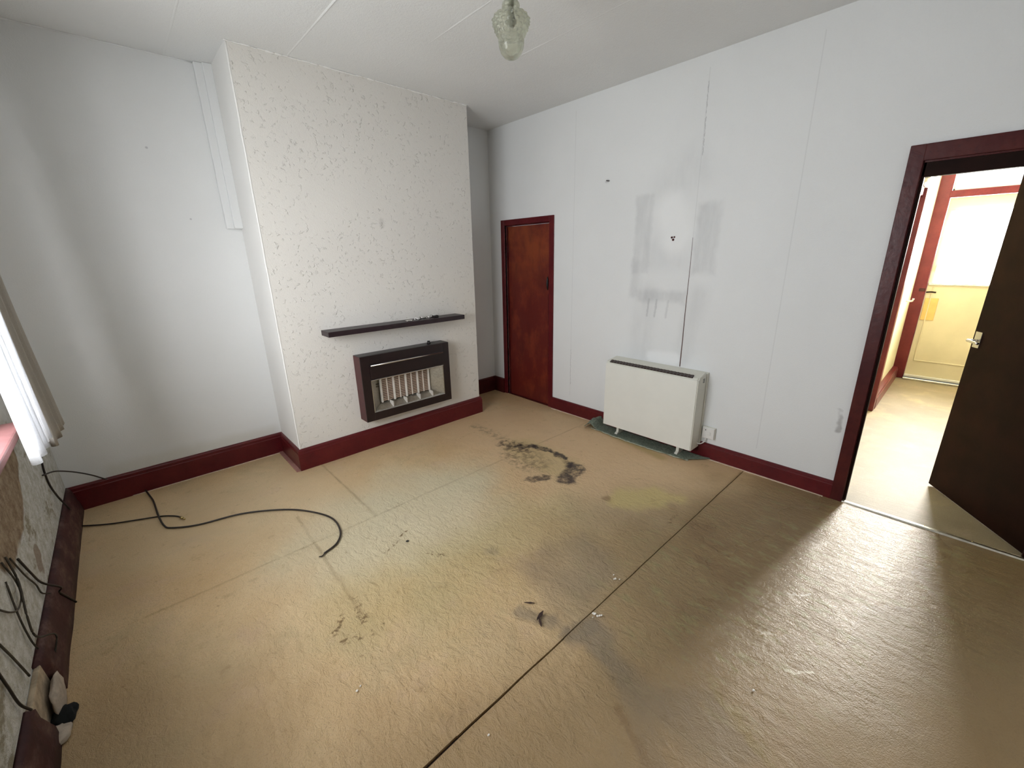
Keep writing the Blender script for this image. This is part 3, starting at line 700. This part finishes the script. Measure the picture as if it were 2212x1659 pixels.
# hall side door casing, with ribbed cornice block over it
hd = struct_root('door_4', 'red side door casing on the hall wall', (6.03, YH, 0))
bm = bm_new(); bx(bm, (5.99, YH - .052, 0), (6.10, YH + .01, 2.12), .008, 2); bx(bm, (5.2, YH - .03, 2.05), (6.10, YH + .01, 2.12), .006, 1); bx(bm, (5.2, YH - .052, 0), (5.31, YH + .01, 2.12), .006, 1)
obj('door_casing', bm, M_redh, hd)
obj('door_leaf', bx(bm_new(), (5.31, YH - .012, .01), (5.99, YH + .01, 2.05)), M_white, hd)
bm = bm_new(); tube(bm, [(5.40, YH - .012, 1.0), (5.40, YH - .05, 1.0)], .018, 10, False); obj('door_knob', bm, M_brass, hd, True)
bm = bm_new()
for i in range(4): bx(bm, (5.9, YH - .03 - .016 * i, 2.13 + .03 * i), (6.2, YH + .01, 2.158 + .03 * i), .008, 2)
struct('trim_3', bm, M_white, 'ribbed white moulding above the hall side door')
skirt('baseboard_hall', (6.10, YH), (XF - .05, YH), (0, -1), .15, .055, M_redh, 'red-brown hall skirting')
tag(obj('coat_hook', tube(bm_new(), [(7.25, YH + .002, 1.02), (7.25, YH - .05, 1.02), (7.25, YH - .06, 1.05)], .010, 8, k=3), M_white, None, True), 'small white hook on the yellow hall wall by the front door', 'hook')

# outside ground and low garden wall beyond both windows
struct('ground_outside', bx(bm_new(), (-9, -14, -.6), (-.31, 8, -.3)), M_stone, 'paved ground outside the side window')
struct('ground_street', bx(bm_new(), (XF + .25, -12, -.3), (18, 6, -.05)), M_stone, 'ground outside the front door')

# ---------------------------------------------------------------- shelf and clutter
sh = thing('mantel_shelf', 'long dark floating shelf on chimney breast above the gas fire', 'shelf', (2.25, -D, 1.06))
obj('board', bx(bm_new(), (1.622, -D - .150, 1.046), (2.890, -D + .002, 1.086), .003, 2), M_shelf, sh)
obj('wall_batten', bx(bm_new(), (1.70, -D - .03, 1.026), (2.82, -D + .002, 1.0465), .002, 1), M_shelf, sh)
zt = 1.086
bm = bm_new(); tube(bm, [(2.33 + .032 * math.cos(a), -D - .10 + .022 * math.sin(a), zt + .004) for a in [i * 6.283 / 16 for i in range(17)]], .004, 6, k=1)
r0 = thing('metal_ring_fitting', 'leftmost pale metal ring with upright pin lying on the dark shelf', 'metal fitting', (2.33, -D - .1, zt))
obj('ring', bm, M_chrome, r0, True)
obj('disc', lathe(bm_new(), [(.0001, .004), (.024, .0045), (.027, .001), (.022, .0)], (2.335, -D - .098, zt), 18), M_plast, r0, True)
obj('pin', tube(bm_new(), [(2.32, -D - .09, zt + .003), (2.318, -D - .085, zt + .03)], .003, 6, False), M_chrome, r0, True)
def bracket(x, y, s_, label, mat):
    q = thing('curled_bracket', label, 'metal fitting', (x, y, zt))
    obj('strap', tube(bm_new(), [(x - .03 * s_, y - .012, zt + .005), (x - .01 * s_, y + .01, zt + .016), (x + .012 * s_, y - .008, zt + .006), (x + .035 * s_, y + .014, zt + .010)], .0045, 6, k=4), mat, q, True)
    obj('screw', tube(bm_new(), [(x + .0, y - .02, zt + .004), (x + .03 * s_, y - .022, zt + .005)], .003, 6, False), M_black, q, True)
bracket(2.415, -D - .09, 1, 'curled pale bracket on the shelf just right of the ring', M_plast)
bracket(2.475, -D - .07, 1.1, 'twisted silver bracket in the middle of the shelf clutter', M_chrome)
bracket(2.535, -D - .085, .9, 'small silver bracket on the shelf left of the dark block', M_chrome)
kb = thing('dark_block', 'small dark block with pale cap at right end of shelf clutter', 'block', (2.60, -D - .09, zt))
obj('body', bx(bm_new(), (2.575, -D - .115, zt), (2.622, -D - .08, zt + .022), .003, 2), M_black, kb)
obj('cap', bx(bm_new(), (2.578, -D - .11, zt + .022), (2.60, -D - .088, zt + .028), .002, 1), M_plast, kb)
obj('wire', tube(bm_new(), [(2.56, -D - .06, zt + .004), (2.585, -D - .05, zt + .022), (2.61, -D - .06, zt + .004)], .0022, 6, k=4), M_chrome, kb, True)

# ---------------------------------------------------------------- gas fire
gx0, gx1, gz0, gz1 = 1.842, 2.702, .286, .848; gy = -D - .122
gf = thing('gas_fire', 'dark brown wall-mounted gas fire with pale radiant grille', 'gas fire', (2.27, -D, gz0))
bm = bm_new()
bx(bm, (gx0, gy + .004, gz0), (gx0 + .018, -D + .002, gz1), .002, 1)
obj('side_panel', bm, M_fside, gf)
obj('side_panel', bx(bm_new(), (gx1 - .018, gy + .004, gz0), (gx1, -D + .002, gz1), .002, 1), M_fside, gf)
obj('top_panel', bx(bm_new(), (gx0 + .001, gy + .004, gz1 - .018), (gx1 - .001, -D + .002, gz1 + .002), .002, 1), M_fire, gf)
obj('base_panel', bx(bm_new(), (gx0 + .01, gy + .004, gz0), (gx1 - .01, -D + .002, gz0 + .012)), M_black, gf)
ox0, ox1, oz0, oz1 = gx0 + .075, gx1 - .072, gz0 + .068, gz1 - .070
bm = bm_new()
bx(bm, (gx0, gy - .004, gz0), (ox0, gy + .006, gz1), .002, 1); bx(bm, (ox1, gy - .004, gz0), (gx1, gy + .006, gz1), .002, 1)
bx(bm, (ox0 - .001, gy - .0035, gz0), (ox1 + .001, gy + .006, oz0), .001, 1); bx(bm, (ox0 - .001, gy - .0035, oz1), (ox1 + .001, gy + .006, gz1), .001, 1)
obj('front_surround', bm, M_fire, gf)
zh = .640  # bottom of hood
bm = bm_new(); prism(bm, [(gy + .040, oz1 + .012), (gy + .006, oz1 + .008), (gy - .012, oz1 - .018), (gy - .010, zh + .012), (gy + .004, zh), (gy + .040, zh)], 0, ox0 - .002, ox1 + .002)
obj('hood', bm, M_fire, gf)
bm = bm_new(); tube(bm, [(ox0 + .004, gy - .016, oz1 - .012), (ox1 - .004, gy - .016, oz1 - .012)], .0075, 8, False); hb_ = obj('chrome_bar', bm, M_chrome, gf, True); hb_['label'] = 'chrome trim bar'
# reflector box
bm = bm_new(); yb_ = -D - .018; rx0, rx1, rz0, rz1 = 2.03, 2.51, .405, .622
F_ = [(ox0, gy + .004, oz0), (ox1, gy + .004, oz0), (ox1, gy + .004, zh + .002), (ox0, gy + .004, zh + .002)]
B_v = [(rx0, yb_, rz0), (rx1, yb_, rz0), (rx1, yb_, rz1), (rx0, yb_, rz1)]
Fv = [bm.verts.new(p) for p in F_]; Bv = [bm.verts.new(p) for p in B_v]
for i in range(4): bm.faces.new((Fv[i], Fv[(i + 1) % 4], Bv[(i + 1) % 4], Bv[i]))
bm.faces.new(Bv); obj('reflector', bm, M_refl, gf)
# four radiants, each a pair of ladder cells between pale bars
nr = 4; wr_ = (rx1 - rx0) / nr
for i in range(nr):
    a = rx0 + wr_ * i; r_ = obj('radiant', bx(bm_new(), (a + .004, yb_ - .020, rz0 + .002), (a + wr_ - .004, yb_ - .008, rz1 - .004), .002, 1), M_cell, gf)
    bm = bm_new()
    for kx in range(2):
        x0 = a + .014 + kx * (wr_ - .018) / 2; x1_ = x0 + (wr_ - .034) / 2
        for j in range(13):
            z = rz0 + .008 + j * (rz1 - rz0 - .018) / 12.5; bx(bm, (x0, yb_ - .028, z), (x1_, yb_ - .018, z + .0080))
    obj('ladder', bm, M_rad, r_)
    bm = bm_new(); bx(bm, (a - .007, yb_ - .036, rz0 - .004), (a + .010, yb_ - .014, rz1), .003, 1)
    bx(bm, (a + wr_ / 2 - .004, yb_ - .032, rz0), (a + wr_ / 2 + .004, yb_ - .016, rz1), .002, 1)
    if i == nr - 1: bx(bm, (rx1 - .008, yb_ - .036, rz0 - .004), (rx1 + .008, yb_ - .014, rz1), .003, 1)
    obj('upright_bar', bm, M_bar, r_)
for x in (2.10, 2.235, 2.37, 2.505): obj('tray_divider', bx(bm_new(), (x - .003, gy + .012, oz0 + .006), (x + .003, yb_ - .03, rz0 + .006)), M_bar, gf)
bm = bm_new(); bx(bm, (ox0 + .012, gy + .002, oz0 + .002), (ox1 - .012, gy + .012, oz0 + .012), .003, 1)
for p, q in (((ox0 + .003, gy, oz0 + .004), (ox0 + .003, gy, zh)), ((ox1 - .003, gy, oz0 + .004), (ox1 - .003, gy, zh)), ((ox0, gy, oz0 + .004), (ox1, gy, oz0 + .004)), ((ox0, gy - .002, zh - .002), (ox1, gy - .002, zh - .002))):
    tube(bm, [p, q], .0035, 6, False)
fg = obj('guard_frame', bm, M_chrome, gf); fg['label'] = 'chrome guard frame'
obj('glass_front', bx(bm_new(), (ox0 + .006, gy + .002, oz0 + .006), (ox1 - .006, gy + .004, zh - .004)), M_pane, gf)
bm = bm_new()
for z in (.595, .575): bx(bm, (1.96, gy + .012, z - .006), (1.99, gy + .016, z + .006), .001, 1)
obj('maker_plate', bm, M_black, gf)
bm = bm_new(); lathe(bm, [(.017, 0), (.017, .012), (.013, .016), (.013, .026), (.0001, .028)], (2.535, -D - .055, gz1 + .001), 16); obj('control_knob', bm, M_black, gf, True)

# ---------------------------------------------------------------- storage heater
hy0, hy1 = -2.588, -1.752; hxf = W - .170; hz0, hz1 = .090, .705
ht = thing('storage_heater', 'ivory night storage heater standing against the right wall', 'heater', (W - .09, -2.17, 0))
bm = bm_new(); prism(bm, [(W - .001, hz0 + .02), (W - .028, hz0 + .02), (W - .028, hz1 - .002), (W - .001, hz1 + .004)], 1, hy0 - .006, hy1 + .006); obj('back_case', bm, M_heat2, ht)
# body with sloping rounded top
bm = bm_new()
def rounded(x0, x1, z0, zf, zb, r=.022, k=5):
    """profile in x,z : front at x0, back at x1, rounded front top"""
    P = [(x1, z0), (x0, z0)]
    for i in range(k + 1):
        a = math.pi - i / k * R90; P.append((x0 + r + r * math.cos(a), zf - r + r * math.sin(a)))
    P.append((x1, zb)); return P
prof = rounded(hxf, W - .034, hz0, hz1 - .012, hz1 + .008)
prism(bm, [(a, b) for a, b in prof], 1, hy0, hy1)
bmesh.ops.bevel(bm, geom=[e for e in bm.edges if all(abs(v.co.z) > hz1 - .05 for v in e.verts) and abs(e.verts[0].co.y - e.verts[1].co.y) < 1e-5], offset=.010, segments=3, affect='EDGES')
obj('body', bm, M_heat2, ht)
bm = bm_new(); bx(bm, (hxf - .006, hy0 + .006, hz0), (hxf + .002, hy1 - .003, hz1 - .030), .0025, 2); obj('front_panel', bm, M_heat, ht)
# outlet slot along the top front edge
sl = obj('air_outlet', prism(bm_new(), [(hxf + .003, hz1 - .020), (hxf + .030, hz1 - .004), (hxf + .026, hz1 + .001), (hxf - .003, hz1 - .014)], 1, hy0 + .05, hy1 - .04), M_cell, ht)
bm = bm_new(); n = 26
for i in range(n):
    y = hy0 + .06 + i * (hy1 - hy0 - .11) / (n - 1); prism(bm, [(hxf - .003, hz1 - .016), (hxf + .031, hz1 - .001), (hxf + .030, hz1 + .002), (hxf - .004, hz1 - .012)], 1, y - .003, y + .003)
prism(bm, [(hxf + .009, hz1 - .0095), (hxf + .012, hz1 - .008), (hxf + .011, hz1 - .004), (hxf + .008, hz1 - .006)], 1, hy0 + .05, hy1 - .04)
obj('outlet_fins', bm, M_grille, ht)
bm = bm_new()
for i in range(3): bx(bm, (W - .088, hy0 - .002, hz1 - .040 - i * .012), (W - .060, hy0 + .004, hz1 - .034 - i * .012))
obj('side_vent', bm, M_grille, ht)
for y in (-1.88, -2.46):
    bm = bm_new(); prism(bm, [(W - .150, .008), (W - .045, .008), (W - .045, hz0 + .004), (W - .120, hz0 + .004), (W - .125, .03), (W - .150, .018)], 1, y - .012, y + .012); obj('foot', bm, M_heat2, ht)
# carpet offcut under heater
def offcut():
    bm = bm_new(); nx, ny = 16, 64; g = []
    for i in range(nx + 1):
        row = []
        for j in range(ny + 1):
            u, v = i / nx, j / ny; y = -1.555 - v * 1.135
            xf = 3.615 - .03 * math.sin(v * 3.1) - .014 * noise.noise((v * 13, 0, 0)) - .008 * noise.noise((v * 40, 1, 0))
            if v > .88: xf = 3.60 + (v - .88) * 1.25
            x = xf + (3.772 - xf) * u
            z = .0075 + .004 * noise.noise((x * 30, y * 20, 0))
            if u < .4: z += .007 * abs(noise.noise((v * 16, 3, 0))) * (1 - u / .4)
            if v < .16: z += .085 * math.exp(-((v - .055) / .034) ** 2) * (.45 + .55 * math.sin(min(1, u * 1.6 + .12) * 2.2))
            if v < .16: x -= .03 * (1 - v / .16) * (1 - u)
            row.append(bm.verts.new((min(x, W - .024), y, z)))
        g.append(row)
    for i in range(nx):
        for j in range(ny): bm.faces.new((g[i][j], g[i + 1][j], g[i + 1][j + 1], g[i][j + 1]))
    return bm
oc = thing('carpet_offcut', 'grey-green carpet scrap lying under the storage heater', 'carpet', (3.68, -2.15, 0))
o = obj('pile', offcut(), M_green, oc, True); md = o.modifiers.new('t', 'SOLIDIFY'); md.thickness = .004; md.offset = 1
bm = bm_new()
L = []
for j in range(65):
    v = j / 64; y = -1.62 - v * .96; xf = 3.612 - .03 * math.sin(v * 3.1) - .014 * noise.noise((v * 13, 0, 0)) - .008 * noise.noise((v * 40, 1, 0)); L.append((xf, y, .006 + .003 * noise.noise((v * 30, 0, 5))))
obj('frayed_edge', tube(bm, L, lambda u: .0045 + .002 * noise.noise((u * 60, 0, 0)), 6, k=1), M_foam, oc, True)

# spur plate and flex
sp = thing('fused_spur', 'white fused spur plate on wall beside the heater', 'socket', (W, -2.65, .22))
obj('back_box', bx(bm_new(), (W - .022, -2.700, .172), (W + .001, -2.604, .268), .003, 2), M_heat2, sp)
obj('face_plate', bx(bm_new(), (W - .032, -2.698, .174), (W - .021, -2.606, .266), .004, 2), M_plast, sp)
obj('neon_hole', lathe(bm_new(), [(.0001, 0), (.004, 0), (.004, .002)], (0, 0, 0), 10), M_black, sp)
q = sp.children[-1]; q.rotation_euler = (0, -R90, 0); q.location = Vector((W - .0325, -2.632, .246)) - sp.location
obj('rocker', bx(bm_new(), (W - .036, -2.672, .205), (W - .030, -2.652, .232), .002, 1), M_plast, sp)
fx2 = tag(obj('heater_flex', tube(bm_new(), [(W - .026, -2.635, .173), (W - .032, -2.630, .14), (W - .05, -2.605, .12), (W - .06, -2.586, .125)], .0042, 8, k=5), M_plast, None, True), 'short white flex from spur plate to the heater', 'cable')

# wall fixings and the open paper joint on the right wall
wp = thing('screw_holes', 'dark screw fixing in the white filler patch above the heater', 'wall plug', (W, -2.195, 1.71))
for y, z, r in ((-2.185, 1.722, .008), (-2.197, 1.705, .009), (-2.205, 1.724, .007)): obj('screw', lump((W - .001, y, z), (.006, r, r * 1.1), z * 10, .3, 2), M_redb, wp, True)
nl = thing('bent_nail', 'small bent dark nail high on the right wall', 'nail', (W, -1.56, 2.2))
obj('shank', tube(bm_new(), [(W + .005, -1.560, 2.203), (W - .012, -1.560, 2.203), (W - .014, -1.575, 2.200), (W - .013, -1.588, 2.198)], .004, 6, k=3), M_black, nl, True)
cj = tag(obj('paper_seam', tube(bm_new(), [(W - .0005, -2.352 + .003 * noise.noise((z * 3, 0, 0)), z) for z in [.715 + i * 1.0 / 24 for i in range(25)]], lambda u: .0042 - .0030 * u, 6, k=1), plain('brown_seam', (.12, .06, .05), .7), None, True), 'thin dark cord running straight down the wall to the heater top', 'seam')  # thin tube standing for the open joint in the wall paper

# ---------------------------------------------------------------- pendant light
lx, ly = 2.037, -2.252; lz = 2.444
pl = thing('pendant_light', 'clear moulded glass bubble pendant light under the ceiling', 'pendant light', (lx, ly, H))
obj('ceiling_rose', lathe(bm_new(), [(.0001, 0), (.045, 0), (.045, -.012), (.020, -.030), (.0001, -.032)], (lx, ly, H), 24), M_plast, pl, True)
obj('stem', tube(bm_new(), [(lx, ly, H - .02), (lx, ly, lz + .225)], .008, 10, False), M_heat2, pl, True)
obj('gallery', lathe(bm_new(), [(.0001, .228), (.012, .228), (.016, .218), (.012, .20), (.0001, .2)], (lx, ly, lz), 20), M_heat2, pl, True)
def hollow(o): md = o.modifiers.new('wall', 'SOLIDIFY'); md.thickness = .003; md.offset = -1; md.use_rim = False
prof = [(.012, .222), (.026, .218), (.036, .208), (.040, .196), (.036, .190), (.028, .188)]
hollow(obj('glass_collar', lathe(bm_new(), prof, (lx, ly, lz), 32, lambda i, j, a, z: 1 + .04 * math.sin(a * 12), caps=False), M_shade, pl, True))
n = 96; prof = [(.028, .188)] + [(.028 + .047 * math.sin(R90 * min(1, i / 11)) if i <= 11 else .075 - .022 * ((i - 11) / 15) ** 1.6, .188 - .0040 * i) for i in range(1, 27)]
def hob(i, j, a, z):
    u = i / 4.3; k = int(u); du = abs(u - k - .5) * 2; da = abs(((a / 6.2832 * 16 + .5 * (k % 2)) % 1) - .5) * 2
    return 1 + .15 * max(0, 1 - du * du) * max(0, 1 - da * da) if 3 < i else 1
hollow(obj('bubble_shade', lathe(bm_new(), prof, (lx, ly, lz), n, hob, caps=False), M_shade, pl, True))
prof = [(.055, .084), (.057, .07), (.054, .048), (.045, .026), (.030, .010), (.014, .002), (.0001, .0)]
o = obj('lower_bowl', lathe(bm_new(), prof, (lx, ly, lz), 40, lambda i, j, a, z: 1 + .05 * abs(math.sin(a * 4)) if i < 5 else 1, caps=False), M_shade, pl, True); hollow(o)
obj('lamp_bulb', lathe(bm_new(), [(.0001, .195), (.012, .195), (.013, .172), (.020, .152), (.021, .138), (.015, .124), (.0001, .118)], (lx, ly, lz), 24), plain('frosted_bulb', (.75, .74, .68), .3), pl, True)

# ---------------------------------------------------------------- cables
def cable(name, pts, r, mat, label, k=8): return tag(obj(name, tube(bm_new(), pts, r, 8, k=k), mat, None, True), label, 'cable')
c1 = thing('floor_cable', 'long black cable looping out across the floor from alcove skirting', 'cable', (.8, -.9, 0))
z = .0065
P = [(.372, -.018, .012), (.388, -.12, z), (.403, -.243, z), (.414, -.505, z + .009), (.431, -.654, z), (.465, -.72, z), (.594, -.801, z), (.815, -.856, z), (1.007, -.979, z), (1.139, -1.124, z), (1.233, -1.324, z), (1.224, -1.502, z), (1.163, -1.607, z), (1.075, -1.648, z)]
obj('sheath', tube(bm_new(), P, .0055, 8, k=8), M_cable, c1, True)
obj('cut_end', tube(bm_new(), [(1.080, -1.646, z), (1.060, -1.662, z), (1.045, -1.655, z)], .0035, 6, k=3), M_cable, c1, True)
c2 = thing('coaxial_cable', 'thin black aerial lead with brass plug on the floor', 'cable', (.3, -.45, 0))
P = [(.028, -.27, .01), (.075, -.305, .006), (.181, -.382, .0055), (.315, -.451, .0055), (.418, -.503, .0055), (.47, -.545, .0055), (.508, -.591, .0055), (.520, -.62, .0055)]
obj('sheath', tube(bm_new(), P, .0045, 8, k=6), M_cable, c2, True)
bm = bm_new(); tube(bm, [(.519, -.617, .007), (.528, -.640, .007)], .0075, 8, False); tube(bm, [(.528, -.640, .007), (.536, -.660, .006)], .005, 8, False)
pg = obj('plug', bm, M_brass, c2, True); pg['label'] = 'brass plug'
cable('corner_cable', [(XL + .004, -.50, .475), (.035, -.38, .440), (.085, -.20, .345), (.140, -.06, .245), (.187, -.014, .180), (.20, -.010, .170)], .0045, M_cable, 'black cable stretched across the room corner to the skirting top')
cable('hanging_cable', [(.055, -.50, .80), (.030, -.47, .66), (.005, -.44, .52), (.000, -.43, .40), (.010, -.41, .30), (.030, -.38, .20), (.032, -.36, .172)], .0048, M_cable, 'black cable hanging from behind the curtain to the corner skirting')
cable('wall_cable', [(XL + .004, -1.44, .47), (XL + .012, -1.40, .372), (XL + .012, -1.31, .26), (XL + .05, -1.27, .185), (.030, -1.23, .14), (.044, -1.17, .05), (.052, -1.15, .01)], .0042, M_cable, 'thick dark cable crossing from wall over skirting to floor')
cable('looped_cable', [(XL + .004, -1.62, .56), (XL + .008, -1.58, .45), (XL + .010, -1.60, .39), (XL + .008, -1.68, .385), (XL + .008, -1.76, .43), (XL + .008, -1.84, .50)], .0032, M_cableg, 'dark looped cable on rough plaster under the window')
cable('twisted_cable', [(XL + .004, -1.56, .55), (XL + .014, -1.585, .44), (XL + .016, -1.66, .33), (XL + .012, -1.64, .22), (XL + .05, -1.60, .17), (.030, -1.62, .10)], .0035, M_cableg, 'twisted grey cable hanging down to the skirting below the loop')
cable('grey_wall_cable', [(XL + .004, -1.66, .50), (XL + .008, -1.70, .37), (XL + .010, -1.70, .26), (XL + .012, -1.68, .19)], .003, M_cableg, 'short grey cable lying beside the twisted one on the plaster')
cable('thin_wall_cable', [(XL + .004, -1.52, .52), (XL + .008, -1.46, .40), (XL + .008, -1.38, .30), (XL + .01, -1.36, .24), (XL + .02, -1.30, .19)], .003, M_cableg, 'thin grey wire running on plaster behind the thick dark cable')
cable('lower_wall_cable', [(XL + .004, -1.95, .46), (XL + .008, -1.91, .36), (XL + .008, -1.87, .27), (XL + .01, -1.85, .21)], .0035, M_cableg, 'grey cable low on the plaster nearest the viewer')
cable('frayed_wire', [(XL + .004, -2.035, .42), (XL + .008, -2.028, .33), (XL + .010, -2.015, .24), (XL + .022, -2.00, .186)], .004, M_cable, 'dark frayed wire ending above the broken skirting')

# ---------------------------------------------------------------- debris on the floor
def crumb(name, x, y, r, seed, mat, label, cat='debris', flat=.45, z=.0015):
    return tag(obj(name, lump((x, y, z + r * flat * .7), (r, r * .7, r * flat), seed, .5, 2), mat), label, cat)
crumb('dark_chip', 1.474, -1.881, .009, 1, M_black, 'tiny black chip alone on the pale middle of the floor')
fk = thing('torn_flake', 'dark curled torn flake of floor covering before the long dark joint', 'debris', (1.65, -2.80, 0))
def flake(c, L, wd, rot, lift):
    bm = bm_new(); g = []
    for i in range(7):
        u = i / 6; hw = wd * math.sin(math.pi * (u * .9 + .05)) * (1 + .3 * noise.noise((u * 5, L, 0))); row = []
        for s_ in (-1, 0, 1):
            x = (u - .5) * L; y = s_ * hw / 2; zz = .003 + lift * (abs(s_) * .5 + u * u * .6)
            row.append(bm.verts.new((c[0] + x * math.cos(rot) - y * math.sin(rot), c[1] + x * math.sin(rot) + y * math.cos(rot), zz)))
        g.append(row)
    for i in range(6):
        for j in range(2): bm.faces.new((g[i][j], g[i + 1][j], g[i + 1][j + 1], g[i][j + 1]))
    return bm
M_flake = plain('dark_backing', (.05, .025, .018), .8, .4, 40)
for c_, L_, w_, r_, l_ in (((1.645, -2.80), .055, .018, .2, .012), ((1.62, -2.825), .045, .012, 1.0, .008), ((1.665, -2.71), .05, .010, -.9, .006)):
    o = obj('curl', flake(c_, L_, w_, r_, l_), M_flake, fk, True); md = o.modifiers.new('t', 'SOLIDIFY'); md.thickness = .002
M_crumb = plain('white_plaster', (.88, .84, .78), .8, .05)
spots = [(1.829, -2.975, 'white plaster crumbs by the crossing of the floor joints'), (2.103, -2.905, 'white plaster crumbs beside the thin stretch of long joint'), (.888, -2.535, 'white crumbs on bare floor left of the long dark joint')]
for i, (x, y, lb) in enumerate(spots):
    tt = thing('plaster_crumbs', lb, 'debris', (x, y, 0), 0, 'plaster crumbs on the floor'); rr = random.Random(i + 20)
    for k in range((7, 5, 3)[i]):
        dx, dy = rr.gauss(0, .016), rr.gauss(0, .016); r = rr.uniform(.003, .0065) * (1.2 if i == 0 else 1)
        obj('crumb', lump((x + dx, y + dy, .002 + r * .35), (r, r * .75, r * .5), k + i * 9, .4, 1), M_crumb, tt)
crumb('small_pebble', 1.15, -3.02, .005, 6, M_crumb, 'single tiny pale speck left of the long dark joint near the front')
crumb('bead', 1.985, -3.60, .0055, 8, M_crumb, 'tiny round white bead on the brown floor right of grey stain')
